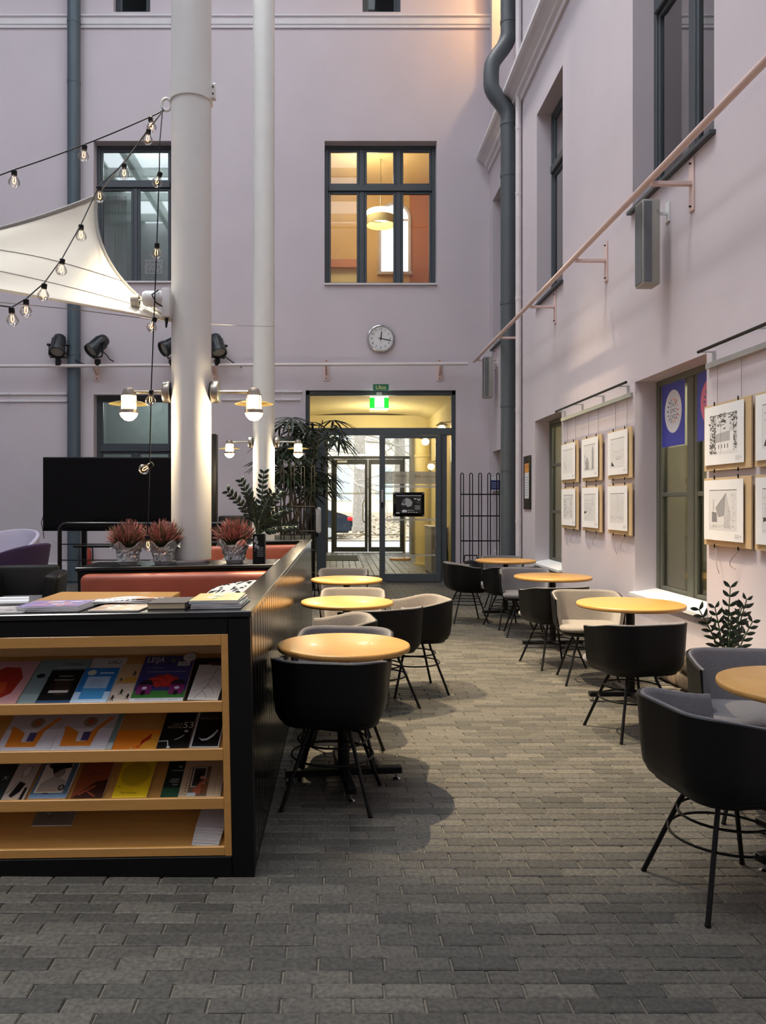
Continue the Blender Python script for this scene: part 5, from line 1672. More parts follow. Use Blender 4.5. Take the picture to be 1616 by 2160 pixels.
endsA = [(c[0] + .17, .26, .8) for c in colsA] + [(c[1] - .17, .3, -.8) for c in colsA]
gallery(7.62, 9.98, 'gallery rail and track above the six hanging prints', wiresA, endsA)
wiresB = [(c[0] + .17, 2.20) for c in colsB] + [(c[1] - .17, 2.20) for c in colsB]
endsB = [(c[0] + .17, .25, 1.0) for c in colsB] + [(c[1] - .17, .3, -.6) for c in colsB]
gallery(2.6, 6.06, 'gallery rail and track above the near prints', wiresB, endsB)

G1, G2, G3 = '#606164', '#38393c', '#141517'
def scribble(i, x0, y0, x1, y1, n_, c, rg, l=.02, w=.0016):
    i.z += i.step; w *= 1.25
    for _ in range(n_):
        x, y_ = rg.uniform(x0, x1), rg.uniform(y0, y1); a = rg.uniform(0, PI)
        i.line([(x, y_), (x + l*math.cos(a)*rg.uniform(.4, 1), y_ + l*math.sin(a)*rg.uniform(.4, 1))], w, c, False)
def frame_line(i, w, h, c=G1):
    i.rect(-w/2, -h/2, w/2, h/2, '#d9d9da'); i.line([(-w/2, h/2), (w/2, h/2)], .005, G2); i.line([(-w/2, -h/2), (-w/2, h/2)], .0018, c)
def tall_trees(i, w, h, rg):
    frame_line(i, w, h)
    scribble(i, -.5*w, -.5*h, -.28*w, .48*h, 150, G3, rg, .028, .0045); scribble(i, -.2*w, .1*h, .1*w, .48*h, 40, G3, rg, .03, .005); scribble(i, .25*w, .05*h, .48*w, .48*h, 60, G3, rg, .03, .005); scribble(i, .36*w, -.42*h, .48*w, 0, 40, G3, rg, .025, .004)
    i.poly([(-.3*w, -.20*h), (-.28*w, .02*h), (.24*w, .07*h), (.24*w, -.18*h)], '#a7a8ab'); i.rect(-.28*w, -.42*h, .24*w, -.2*h, '#e2e2e3'); i.rect(.24*w, -.42*h, .36*w, .04*h, '#e4e4e5'); i.poly([(.24*w, .04*h), (.36*w, .04*h), (.30*w, .4*h)], '#c9cacc')
    for q in range(4): i.rect((-.18 + q*.11)*w, -.36*h, (-.155 + q*.11)*w, -.25*h, G3)
    i.line([(-.1*w, -.48*h), (-.08*w, .45*h)], .003, G2); i.line([(-.3*w, -.48*h), (-.3*w, .2*h)], .004, G3)
def steep_roof(i, w, h, rg):
    frame_line(i, w, h)
    i.poly([(-.26*w, .05*h), (.12*w, .42*h), (.06*w, -.14*h), (-.16*w, -.18*h)], '#98999c'); i.poly([(-.40*w, -.04*h), (-.22*w, -.06*h), (-.20*w, -.30*h), (-.40*w, -.30*h)], '#7c7d80'); i.poly([(.12*w, .42*h), (.28*w, -.12*h), (.26*w, -.44*h), (.04*w, -.44*h), (.06*w, -.14*h)], '#c4c4c6')
    scribble(i, .05*w, -.44*h, .27*w, .1*h, 50, G2, rg, .012, .0014); i.line([(-.36*w, -.02*h), (-.34*w, .28*h), (-.32*w, -.02*h)], .003, G1); scribble(i, -.45*w, -.46*h, .45*w, -.38*h, 50, G1, rg, .015, .0016); scribble(i, .3*w, -.3*h, .46*w, .4*h, 40, '#c2c2c4', rg, .03, .002); i.line([(-.26*w, .05*h), (.12*w, .42*h), (.28*w, -.12*h)], .002, G3)
def spires(i, w, h, rg):
    frame_line(i, w, h)
    for cx, hw_, top, mid in ((-.22, .16, .05, -.18), (.28, .08, .42, .22)):
        i.poly([((cx - hw_)*w, -.44*h), ((cx + hw_)*w, -.44*h), ((cx + hw_)*w, mid*h), (cx*w, top*h), ((cx - hw_)*w, mid*h)], '#a0a1a4'); i.line([((cx - hw_)*w, mid*h), (cx*w, top*h), ((cx + hw_)*w, mid*h)], .004, G3); scribble(i, (cx - hw_)*w, -.44*h, (cx + hw_)*w, mid*h, 60, G3, rg, .012, .002)
    i.line([(.28*w, .30*h), (.28*w, .49*h)], .004, G3); scribble(i, -.45*w, -.2*h, -.36*w, .1*h, 20, G2, rg, .02, .002); scribble(i, -.46*w, -.48*h, .46*w, -.44*h, 30, G2, rg, .02, .002)
def harbour(i, w, h, rg):
    frame_line(i, w, h)
    i.line([(-.48*w, .18*h), (-.2*w, .05*h), (.15*w, .03*h), (.48*w, .10*h)], .002, G1); scribble(i, -.46*w, -.2*h, .46*w, .04*h, 110, '#b0b1b4', rg, .015, .0013); scribble(i, -.1*w, -.25*h, .35*w, -.15*h, 30, G2, rg, .02, .0018); i.poly([(-.46*w, -.44*h), (-.2*w, -.46*h), (-.40*w, -.28*h)], G3); i.line([(-.3*w, .35*h), (-.45*w, .3*h)], .003, G1)
def street(i, w, h, rg):
    frame_line(i, w, h)
    for a in (-.5, -.3, -.05, .2, .45): i.line([(a*w, -.48*h), (.05*w + a*.1*w, -.16*h)], .0018, G1)
    i.poly([(-.48*w, -.25*h), (-.2*w, -.16*h), (-.48*w, -.14*h)], G2); i.line([(.22*w, -.16*h), (.25*w, .44*h)], .002, G1); i.line([(.38*w, -.3*h), (.42*w, .46*h)], .002, G1); i.line([(-.48*w, .3*h), (.2*w, .27*h)], .0018, G1); i.line([(-.48*w, .16*h), (.2*w, .14*h)], .0016, G1); i.line([(-.30*w, .16*h), (-.3*w, .48*h)], .0016, G1); i.rect(-.45*w, -.12*h, .18*w, .10*h, '#cfd0d2'); scribble(i, .2*w, .1*h, .3*w, .4*h, 12, G3, rg, .015, .004)
def tower(i, w, h, rg):
    frame_line(i, w, h)
    for a in (-.05, .05, .12): i.line([(a*w, -.18*h), (a*w, .30*h)], .002, G1)
    i.line([(-.06*w, .30*h), (.02*w, .46*h), (.12*w, .30*h)], .002, G1); scribble(i, -.45*w, -.35*h, -.1*w, .3*h, 70, '#bcbdc0', rg, .02, .0013); scribble(i, .15*w, -.3*h, .46*w, .25*h, 60, '#bcbdc0', rg, .02, .0013); scribble(i, -.46*w, -.40*h, .46*w, -.28*h, 50, G1, rg, .02, .0013)
def leafy(i, w, h, rg):
    frame_line(i, w, h)
    scribble(i, -.44*w, -.44*h, -.2*w, .3*h, 100, G2, rg, .018, .003); scribble(i, .15*w, -.44*h, .44*w, .45*h, 110, G2, rg, .018, .003); i.line([(-.35*w, .32*h), (.2*w, .32*h)], .003, G2); i.line([(-.4*w, .2*h), (-.4*w, .45*h)], .004, G2); scribble(i, -.2*w, -.35*h, .2*w, 0, 30, G3, rg, .02, .003)
def plaza(i, w, h, rg):
    frame_line(i, w, h)
    i.line([(-.4*w, -.1*h), (-.38*w, .2*h), (-.2*w, .28*h), (-.1*w, -.05*h)], .0018, G1); i.line([(.0, -.1*h), (.05*w, .42*h), (.12*w, -.1*h)], .0018, '#b5bccb'); i.rect(.05*w, -.2*h, .2*w, 0, '#d3d6dc'); scribble(i, -.4*w, -.4*h, .44*w, -.05*h, 60, '#b0b3ba', rg, .02, .0013); i.line([(-.36*w, -.2*h), (-.34*w, .0), (-.3*w, -.2*h)], .004, G3); i.line([(-.28*w, -.35*h), (-.2*w, -.2*h), (-.16*w, -.36*h)], .004, G2)
def framed(y0, y1, zz, label, draw, seed, lean=0.0, big=False):
    w, h = y1 - y0, zz[1] - zz[0]
    t = thing('framed_print', label, 'picture', (XP, (y0 + y1)/2, zz[0]), 0, 'black and white prints on kraft boards')
    t.rotation_euler = (0, lean, 0)
    # local +y runs away from the camera; u to the right as seen = -y
    B().bb(0, .012, -w/2, w/2, 0, h, .001).obj('backing_board', M['kraft'], t, smooth=False)
    mw, mh = w*.84, h*.88
    my = w*.03
    rg = random.Random(seed)
    curl = .006*rg.random()
    b = B(); b.box((-.010 - curl, my, h/2 + .012), (.003, mw, mh))
    b.obj('mat_sheet', M['paper'], t, smooth=False)
    i = Ink()
    draw(i, mw*.70, mh*.66, rg)
    i.rect(mw*.30, -mh*.44, mw*.40, -mh*.38, '#d0d0d2'); i.oval(mw*.44, -mh*.41, .008, .008, '#b8b8ba', 12)
    # map local x -> -y, y -> z, z -> -x
    R = Matrix(((0, 0, -1, -.0116 - curl), (-1, 0, 0, my), (0, 1, 0, h/2 + .012), (0, 0, 0, 1)))
    i.obj('drawing', t, R)
    for q in (-1, 1):
        B().tube((-.004, q*(w/2 - .17), h - .012), (-.004, q*(w/2 - .17), h + .016), .005, 8).obj('clip', M['blacksteel'], t)
        B().tube((-.004, q*(w/2 - .17), -.016), (-.004, q*(w/2 - .17), .010), .005, 8).obj('clip', M['blacksteel'], t)
framed(*colsB[0], ZU, 'print of a church among dark fir trees, upper near frame', tall_trees, 1)
framed(*colsB[0], ZLW, 'print of a steep roofed stone church, lower near frame', steep_roof, 2)
framed(*colsB[1], ZU, 'upper print cut by the right edge of the picture', harbour, 3)
framed(*colsB[1], ZLW, 'lower print cut by the right edge of the picture', street, 4)
framed(*colsA[0], ZU, 'pale print of a plaza, top row nearest the far window', plaza, 5)
framed(*colsA[1], ZU, 'print of two dark church spires, middle of the top row', spires, 6)
framed(*colsA[2], ZU, 'print of a wide bay, top row beside the window niche', harbour, 7)
framed(*colsA[0], ZLW, 'print of leafy trees, bottom row nearest the far window', leafy, 8)
framed(*colsA[1], ZLW, 'print of a street in perspective, middle of the bottom row', street, 9)
framed(*colsA[2], ZLW, 'faint print of a tower, bottom row beside the window niche', tower, 10)

# blue posters in the near window
def poster_window(y0, y1, disc, label, lines):
    w, h = y1 - y0, .60
    t = thing('window_poster', label, 'poster', (XR + .205, (y0 + y1)/2, 1.99), 0, 'blue posters in the near window')
    B().bb(0, .002, -w/2, w/2, 0, h).obj('sheet', M['paper'], t, smooth=False)
    i = Ink(); i.rect(-w/2, 0, w/2, h, '#3339a0'); i.oval(0, h*.52, w*.37, w*.40, disc, 40)
    rg = random.Random(4)
    for q in range(16):
        a = PI*.0 + 2*PI*q/16; r0, r1 = w*.17, w*(.25 + .06*rg.random())
        c = ['#d8552c', '#e8872c', '#c23a3a'][q % 3] if math.cos(a) > -.2 else '#2f5f8f'
        i.poly([(r0*math.cos(a - .16), h*.53 + r0*math.sin(a - .16)), (r1*math.cos(a), h*.53 + r1*math.sin(a)), (r0*math.cos(a + .16), h*.53 + r0*math.sin(a + .16))], c)
    i.oval(0, h*.53, w*.19, w*.19, disc, 24)
    for q, s_ in enumerate(lines): i.text(s_, .02*w, h*.62 - q*.055, .040, '#1b1b2a', w*.26, .1)
    i.obj('print', t, Matrix(((0, 0, -1, -.0005), (-1, 0, 0, 0), (0, 1, 0, 0), (0, 0, 0, 1))))
poster_window(6.955, 7.44, '#d9dbe2', 'blue window poster with a white disc and orange rays', ['DAY', 'EMO', 'OFO'])
poster_window(6.23, 6.715, '#e0708f', 'blue window poster with a pink disc behind the mullion', ['S'])
# stencil poster on black board between downpipe and far window
t = thing('notice_board', 'narrow black notice board with an orange and white sheet', 'notice board', (XR - .012, 11.83, 1.38))
B().bb(-.004, .008, -.22, .22, 0, .79).obj('board', M['blackmat'], t, smooth=False)
i = Ink(); i.rect(-.13, .16, .13, .68, '#d9dade'); i.rect(-.13, .54, .13, .68, '#d89a3c'); i.rect(-.13, .60, .13, .68, '#c87f2c')
for q in range(8): i.rect(-.09, .20 + q*.038, .05 + .03*(q % 3), .212 + q*.038, '#8b93a0')
i.obj('sheet', t, Matrix(((0, 0, -1, -.005), (-1, 0, 0, 0), (0, 1, 0, 0), (0, 0, 0, 1))))
# blue notice behind the coat rack
t = thing('wall_notice', 'small blue and white notice behind the coat rack', 'notice', P(1045, 1020, 14.45))
B().bb(-.10, .10, 0, .01, -.13, .13).obj('plate', M['white'], t, smooth=False)
i = Ink(); i.rect(-.09, -.11, .09, .06, '#26306a')
for q in range(4): i.rect(-.07, -.08 + q*.03, .06, -.068 + q*.03, '#8f97c4')
i.obj('print', t, rotx(PI/2))

# ================================================================== clock, signs
ck = thing('wall_clock', 'round chrome wall clock showing a quarter past twelve', 'clock', P(803, 715, YF))
ck.location.y = YF
R_ = 0.255
B().lathe([(R_, 0), (R_, .05), (R_ - .008, .068), (R_ - .022, .072), (R_ - .03, .06), (R_ - .03, .045), (0, .045), (0, 0)], 48, (0, 0, 0), rotx(PI/2)).obj('case', M['chrome'], ck)
B().lathe([(0, .046), (R_ - .03, .046), (R_ - .03, .048), (0, .048)], 48, (0, 0, 0), rotx(PI/2)).obj('dial', M['white'], ck)
i = Ink(step=.0003)
for q in range(12):
    a = PI/2 - 2*PI*(q + 1)/12
    i.text(str(q + 1), .168*math.cos(a), .168*math.sin(a), .042, '#101014')
for q in range(60):
    a = 2*PI*q/60; i.line([(.207*math.cos(a), .207*math.sin(a)), (.216*math.cos(a), .216*math.sin(a))], .003, '#3a3a3a')
i.rect(-.022, -.085, .022, -.08, '#55555a')
i.obj('numerals', ck, Matrix.Translation((0, -.0485, 0)) @ rotx(PI/2))
def hand(name, ang, l, back, w):
    b = B(); b.bb(-w/2, w/2, -.004, 0, -back, l)
    o = b.obj(name, M['blacksteel'], ck, smooth=False); o.location = (0, -.053, 0); o.rotation_euler = (0, ang, 0)
hand('hour_hand', math.radians(8), .125, .04, .018); hand('minute_hand', math.radians(102), .185, .04, .013); hand('second_hand', math.radians(104), .195, .05, .004)
t = thing('exit_label', 'green label reading Ulos above the glass door', 'sign', P(803.5, 817, YF))
B().bb(-.145, .145, -.006, 0, -.058, .058).obj('plate', M['signgreen'], t, smooth=False)
Ink(.001).text('Ulos', 0, 0, .072, '#e6d98c').obj('lettering', t, Matrix.Translation((0, -.006, 0)) @ rotx(PI/2))
t = thing('exit_light', 'glowing green and white emergency exit light over the door', 'sign', P(800, 850, YF - .06))
b = B(); b.bb(-.175, .175, -.03, .03, -.10, .10, .008); b.obj('housing', M['exitgreen'], t)
b = B(); b.bb(-.085, .085, -.036, -.031, -.085, .085, .004); b.obj('pictogram', M['exitglow'], t, smooth=False)
b = B(); b.bb(-.17, .17, -.034, .03, -.125, -.102, .004); b.bb(-.17, .17, -.034, .03, .102, .116, .004); b.obj('light_edge', M['exitglow'], t, smooth=False)
B().bb(-.05, .05, -.01, .06, .11, .20, .004).obj('bracket', M['greyplastic'], t, smooth=False)
# small info screen on the sliding glass leaf
t = thing('info_screen', 'small black info screen on the sliding glass leaf', 'screen', P(862, 1064, 14.78))
b = B(); b.bb(-.29, .29, -.03, .0, -.225, .225, .02, 3); b.obj('housing', M['screen'], t)
i = Ink(step=.0003); i.rect(-.235, -.16, .235, .165, '#0e0e0f'); i.rect(-.235, .155, .235, .168, '#8d8d8d')
i.poly([(-.14, .0), (-.10, .08), (-.04, .12), (.02, .10), (.07, .04), (.05, -.03), (-.02, -.05), (-.06, -.01), (-.10, -.02)], '#7d7d7d'); i.oval(-.09, .05, .03, .045, '#4a4a4a'); i.oval(-.08, -.12, .05, .02, '#a9a9a9'); i.poly([(-.03, -.13), (.12, -.12), (.05, -.095), (-.02, -.10)], '#5a5a5a')
i.oval(.185, .10, .03, .03, '#9a9a9a', 16); i.oval(.185, .112, .02, .02, '#0e0e0f', 16); i.rect(.10, .095, .135, .11, '#cfcfcf'); i.rect(.13, .03, .21, .036, '#6a6a6a')
for q in range(4): i.rect(.10 + .02*(q % 2), -.03 - q*.022, .21, -.02 - q*.022, '#7a7a7a')
for q in range(6): i.rect(-.12 + q*.05, -.152, -.085 + q*.05, -.142, '#a5a5a5')
i.rect(-.235, -.165, -.17, -.152, '#d0d0d0')
i.obj('display', t, Matrix.Translation((0, -.0305, 0)) @ rotx(PI/2), M['screenprint'])
for sx in (-1, 1):
    for sz in (-1, 1): B().tube((sx*.265, -.036, sz*.2), (sx*.265, -.028, sz*.2), .011, 10).obj('stud', M['chrome'], t)

# lightbox letters in the left upper window
t = thing('letter_sign', 'white lightbox sign with black letters in the left upper window', 'sign', P(324, 563, 15.05))
B().bb(-.17, .17, 0, .03, -.135, .135, .004).obj('box', M['white'], t, smooth=False)
i = Ink(step=.0003)
for q, s_ in enumerate(('HURRAA', 'SOIVA', 'SIILI')): i.text(s_, 0, .085 - q*.085, .055, '#2a2c2e', .05*len(s_))
for q in (.042, -.042): i.rect(-.17, q - .003, .17, q + .003, '#8a8d8f')
i.obj('letters', t, rotx(PI/2))
for (x0, x1, z0, z1, y_, lab) in ((-4.5, -4.03, 5.6, 7.35, 15.3, 'pale curtain in the left upper window'),):
    b = B(); b.grid([[(x0 + (x1 - x0)*k/40, y_ + .03*math.sin(k*1.2), z) for z in (z0, z1)] for k in range(41)])
    tag(b.obj('curtain', M['curtain'], angle=180), lab, 'curtain')

# ================================================================== coat racks (hairpin wire trellises)
def coat_rack(loc, w, h, label, rot=0.0, lean=0.0, bars=5, rails=(.42, .82, 1.25, 1.62)):
    t = thing('wire_coat_rack', label, 'coat rack', loc, rot, 'black hairpin wire racks')
    t.rotation_euler = (lean, 0, rot)
    for q in range(bars):
        x = -w/2 + w*q/(bars - 1)
        g = .024
        pts = [(x - g, 0, 0.0), (x - g, 0, h - .03)] + [(x + g*math.cos(PI - PI*k/6), 0, h - .03 + g*math.sin(PI*k/6)) for k in range(1, 6)] + [(x + g, 0, h - .03), (x + g, 0, 0.0)]
        B().path(pts, .0085, 6).obj('hairpin', M['blacksteel'], t)
    for z in rails: B().tube((-w/2 - .03, -.01, z), (w/2 + .03, -.01, z), .011, 8).obj('cross_rail', M['blacksteel'], t)
    b = B(); b.bb(-w/2 - .03, w/2 + .03, -.14, .14, 0, .015, .003); b.obj('foot_plate', M['blacksteel'], t, smooth=False)
coat_rack((2.455, 13.75, 0), .62, 1.99, 'black hairpin wire coat rack beside the grey downpipe')
coat_rack((-0.66, 11.75, 0), .60, 2.02, 'black wire trellis in front of the palm', 0, 0, 5, (.45, .78, 1.06, 1.42))
bg = thing('black_bag', 'black bag lying by the coat rack behind the farthest table', 'bag', (2.22, 13.3, 0))
bmb = B(); bmb.lathe([(0, 0), (.22, 0), (.27, .08), (.26, .28), (.2, .42), (.1, .5), (0, .52)], 18); bmb.obj('body', M['blackmat'], bg)
bmb = B(); bmb.path([(-.12, 0, .45), (-.1, 0, .6), (.1, 0, .6), (.12, 0, .45)], .012, 6); bmb.obj('handle', M['blackmat'], bg)

# hand sanitiser stand
t = thing('sanitiser_stand', 'black post with a white hand sanitiser dispenser by the door', 'dispenser', (-.42, 13.6, 0))
B().bb(-.04, .04, -.03, .03, .02, 1.55, .006).obj('post', M['blackmat'], t)
B().bb(-.18, .18, -.16, .16, 0, .02, .004).obj('base', M['blackmat'], t)
B().bb(-.08, .10, -.10, -.03, .90, 1.30, .01).obj('back_plate', M['blackmat'], t)
b = B(); b.box((.10, -.11, 1.18), (.09, .12, .44), None, .04, 4); b.obj('dispenser', M['white'], t)

# ================================================================== left background: screen, railing, armchairs
tv = thing('flat_screen', 'very large black flat screen on a stand by the far wall', 'television', (-3.37, 11.8, 0))
b = B(); b.box((0, 0, 1.605), (1.95, .06, 1.09), None, .012, 2); b.obj('bezel', M['blackmat'], tv)
B().bb(-.955, .955, -.034, -.0305, 1.085, 2.13).obj('panel', M['screen'], tv, smooth=False)
for x in (-.38, .38): B().bb(x - .035, x + .035, .0, .06, .06, 1.3, .005).obj('leg', M['blackmat'], tv)
B().bb(-.6, .6, -.25, .25, .03, .06, .005).obj('foot', M['blackmat'], tv)
B().bb(-.5, .3, -.12, .02, .82, .85, .004).obj('tray', M['blackmat'], tv)
B().path([(-.97, 0, 1.3), (-1.0, -.02, 1.18), (-.97, -.02, 1.05), (-.965, -.01, .95)], .006, 6).obj('cable', M['blackmat'], tv)
sp = thing('tower_speaker', 'tall slim black loudspeaker right of the thick column', 'speaker', (-1.84, 11.6, 0))
B().bb(-.09, .09, -.1, .1, .03, 2.47, .01, 2).obj('cabinet', M['blackmat'], sp)
B().bb(-.16, .16, -.16, .16, 0, .03, .004).obj('base', M['blackmat'], sp)
bx = thing('subwoofer', 'black box speaker on the floor between the columns', 'speaker', (-1.47, 11.5, 0))
B().bb(-.22, .22, -.2, .2, .02, 1.29, .02, 2).obj('cabinet', M['blackmat'], bx)
for q in (-.18, .18): B().bb(q - .02, q + .02, -.18, .18, 0, .02).obj('foot', M['blackmat'], bx)
pd = thing('white_plinth', 'pale grey display plinth beside the rear column', 'plinth', (-1.16, 12.4, 0))
B().bb(-.28, .28, -.25, .25, 0, 1.16, .008).obj('body', M['white_trim'], pd)
B().bb(-.30, .30, -.27, .27, 1.16, 1.19, .004).obj('top', M['white_trim'], pd)

def railing(px0, px1, d_, label):
    z = EYE - (1105 - VY) * d_ / FPX
    x0, x1 = (px0 - VX)*d_/FPX, (px1 - VX)*d_/FPX
    t = thing('tube_railing', label, 'railing', ((x0 + x1)/2, d_, 0), 0, 'black tube railings')
    h = (x1 - x0)/2; r = .10
    pts = [(-h, 0, 0), (-h, 0, z - r)] + [(-h + r - r*math.cos(PI/2*k/5), 0, z - r + r*math.sin(PI/2*k/5)) for k in range(1, 6)]
    pts += [(h - r + r*math.sin(PI/2*k/5), 0, z - r + r*math.cos(PI/2*k/5)) for k in range(0, 6)] + [(h, 0, 0)]
    B().path(pts, .030, 12).obj('frame', M['black'], t)
    for zz in (z - .28, z - .50, z - .80): B().tube((-h, 0, zz), (h, 0, zz), .008, 8).obj('wire', M['blacksteel'], t)
railing(126, 330, 11.0, 'black tube railing below the left part of the screen')
railing(338, 492, 11.0, 'black tube railing behind the thick column')
t = thing('fire_extinguisher', 'red fire extinguisher hanging behind the railing', 'extinguisher', P(183, 1172, 14.66))
B().lathe([(0, -.24), (.075, -.24), (.085, -.22), (.085, .08), (.06, .13), (.025, .16), (0, .16)], 18).obj('body', mat('extinguisher_red', '#9c3a2c', .4), t)
B().bb(-.05, .05, -.02, .02, .16, .21, .005).obj('valve', M['white'], t)
B().path([(.04, 0, .18), (.11, 0, .12), (.11, 0, -.1)], .012, 6).obj('hose', M['blacksteel'], t)
B().bb(-.05, .05, .07, .135, -.1, .0, .004).obj('wall_bracket', M['blacksteel'], t)
t = thing('wall_socket', 'white double socket on the skirting of the far wall', 'socket', P(112, 1214, YF - .03))
B().bb(-.10, .10, -.03, 0, -.06, .06, .006).obj('plate', M['white'], t)
for q in (-.045, .045): B().lathe([(0, .031), (.028, .031), (.03, .034), (0, .034)], 14, (q, 0, 0), rotx(PI/2)).obj('outlet', M['greyplastic'], t)

def lounge(loc, rot, m, label, hb=1.03, w=.72, seat_m=None, group=None):
    t = thing('lounge_chair', label, 'armchair', loc, rot, group)
    # curved shell back
    def pt(u, v):
        a = (u - .5)*PI*1.15
        r = w/2*(1 - .10*(1 - v))
        zz = .36 + (hb - .36)*v*(1 - .30*abs(2*u - 1)**2.2)
        return (r*math.sin(a), -r*.9*math.cos(a) - .08*v*(1 - abs(2*u - 1)**2), zz)
    b = B(); b.grid([[pt(u/20, v/8) for v in range(9)] for u in range(21)])
    o = b.obj('shell', m, t, angle=180); md = o.modifiers.new('thickness', 'SOLIDIFY'); md.thickness = .05; md.offset = 1
    bv = o.modifiers.new('round', 'BEVEL'); bv.width = .018; bv.segments = 3
    B().box((0, .02, .40), (w*.86, w*.86, .13), None, .05, 4).obj('seat', seat_m or m, t)
    for sx in (-1, 1):
        for sy in (-1, 1): B().tube((sx*.2, sy*.2, .35), (sx*.27, sy*.27, 0), .014, 8, .010).obj('leg', M['blacksteel'], t)
lounge((-4.45, 10.6, 0), 2.9, M['lilacwhite'], 'pale lilac high backed lounge chair at the left edge', 1.12, .80)
lounge((-3.78, 9.2, 0), 1.35, M['purple'], 'dark purple shell lounge chair at the left edge', 1.02, .74)
ba = thing('black_armchair', 'low black leather armchair at the left edge behind the counter', 'armchair', (-3.15, 8.0, 0), .2)
b = B(); b.bb(-.36, .36, -.36, .36, .08, .44, .04, 3); b.obj('base', M['shell'], ba)
b = B(); b.box((.30, 0, .55), (.14, .74, .46), Euler((0, .10, 0)), .04, 3); b.obj('armrest', M['shell'], ba)
b = B(); b.box((-.30, 0, .55), (.14, .74, .46), Euler((0, -.10, 0)), .04, 3); b.obj('armrest', M['shell'], ba)
b = B(); b.box((0, .32, .60), (.6, .14, .46), Euler((-.12, 0, 0)), .04, 3); b.obj('backrest', M['shell'], ba)
b = B(); b.box((0, -.05, .48), (.5, .56, .1), None, .04, 3); b.obj('seat_cushion', M['felt'], ba)
for sx in (-1, 1):
    for sy in (-1, 1): B().tube((sx*.3, sy*.3, .09), (sx*.3, sy*.3, 0), .02, 8).obj('leg', M['blacksteel'], ba)

# ================================================================== plants
def foil_pot(t, r=.085, h=.13, seed=1):
    rg = random.Random(seed)
    b = B(); n_ = 40; rows = []
    for k in range(9):
        v = k/8; row = []
        for j in range(n_ + 1):
            a = 2*PI*(j % n_)/n_
            jit = random.Random(seed*1000 + k*50 + j % n_).uniform(-.007, .008)
            rr2 = r*(.72 + .30*v + (.35*(v - .85)/.15 if v > .85 else 0)) + jit
            zz = h*v + random.Random(seed*77 + k*50 + j % n_).uniform(-.004, .004) + (.03*math.sin(a*5 + seed) if k == 8 else 0)
            row.append((rr2*math.cos(a), rr2*math.sin(a), max(.002, zz)))
        rows.append(row)
    b.grid(rows)
    bmesh.ops.remove_doubles(b.bm, verts=b.bm.verts, dist=1e-4)
    o = b.obj('foil_wrap', M['foil'], t, smooth=False); o.modifiers.new('thickness', 'SOLIDIFY').thickness = .002
    B().lathe([(0, 0), (r*.7, 0), (r*.9, h*.8), (0, h*.85)], 18, (0, 0, .004)).obj('root_ball', M['soil'], t)
def heather(px, label, seed, sc_=1.0):
    d_ = 5.74
    p = Vector(((px - VX)*d_/FPX, d_, 0))
    lz = bl(p.x - BO.x, d_ - BO.y, ZL).z
    t = thing('potted_heather', label, 'plant', (p.x, d_, lz), 0, 'heather pots in silver foil')
    B().lathe([(0, .004), (.05, .004), (.055, 0), (.06, .004), (.062, .018), (.092, .024), (.094, .028), (.06, .026), (0, .024)], 28).obj('saucer', M['white'], t)
    q = bpy.data.objects.new('pot', None); COL.objects.link(q); q.parent = t; q.location = (0, 0, .026)
    foil_pot(q, .092*sc_, .120, seed)
    rg = random.Random(seed)
    fl_ = [B(), B(), B()]; g = B()
    for k in range(700):
        b = fl_[0 if k % 7 < 4 else (1 if k % 7 < 5 else 2)]
        a = rg.uniform(0, 2*PI); s_ = rg.uniform(0, 1)**.6
        base = Vector((.055*s_*math.cos(a), .055*s_*math.sin(a), .12))
        tip = Vector((.15*s_*math.cos(a)*sc_ + rg.uniform(-.03, .03), .15*s_*math.sin(a)*sc_ + rg.uniform(-.03, .03), .12 + rg.uniform(.07, .19)*(1.15 - .45*s_*s_)))
        mid = base.lerp(tip, .45) + Vector((rg.uniform(-.01, .01), rg.uniform(-.01, .01), .012))
        (g if k % 4 == 0 else b).path([mid if k % 4 else base, mid.lerp(tip, .5) + Vector((rg.uniform(-.005, .005), 0, .004)), tip], .004, 4, radii=[.0018, .0034, .0008])
        if k % 4 == 1: g.path([base, mid], .0014, 3)
    for b, mm in zip(fl_, ('heather', 'heatherdark', 'heatherpale')):
        f = b.obj('flowers', M[mm], t); f['kind'] = 'stuff'
    f = g.obj('foliage', M['heathergreen'], t); f['kind'] = 'stuff'
heather(271, 'pink heather in silver foil, leftmost on the booth ledge', 11)
heather(344, 'pink heather in silver foil touching the thick column on its left', 12)
heather(495, 'reddish heather in silver foil beside the black vase', 13, 1.05)

def zz_frond(pts, nl, ll, rg, parent, wl=.0125):
    """stem with paired glossy leaflets"""
    b = B(); 
    b.path(pts, .006, 6, radii=[.0085 - .005*k/(len(pts) - 1) for k in range(len(pts))])
    fr = b.obj('frond', M['stem'], parent)
    b = B()
    k = len(pts) - 1
    for q in range(nl):
        u = .32 + .68*q/(nl - 1)
        f = u*k; i0 = min(k - 1, int(f)); p = pts[i0].lerp(pts[i0 + 1], f - i0); tg = (pts[i0 + 1] - pts[i0]).normalized()
        s_ = tg.cross(Vector((rg.uniform(-.3, .3), 1, rg.uniform(-.2, .3)))).normalized()
        for sg in (-1, 1):
            l = ll*(1 - .35*abs(u - .55))*rg.uniform(.85, 1.1)
            dr_ = (s_*sg + tg*.75 + Vector((0, rg.uniform(-.4, .4), .10))).normalized()
            nn = dr_.cross(tg).normalized()
            wv = dr_.cross(nn).normalized()*wl
            rows = []
            for v, ww in ((0, .1), (.2, .75), (.45, 1.0), (.75, .7), (1.0, .05)):
                c = p + dr_*l*v + nn*(.010*math.sin(PI*v))
                rows.append([c - wv*ww, c + nn*.004, c + wv*ww])
            b.grid(rows)
    o = b.obj('leaflets', M['leaf'], fr, angle=180, fix=False)
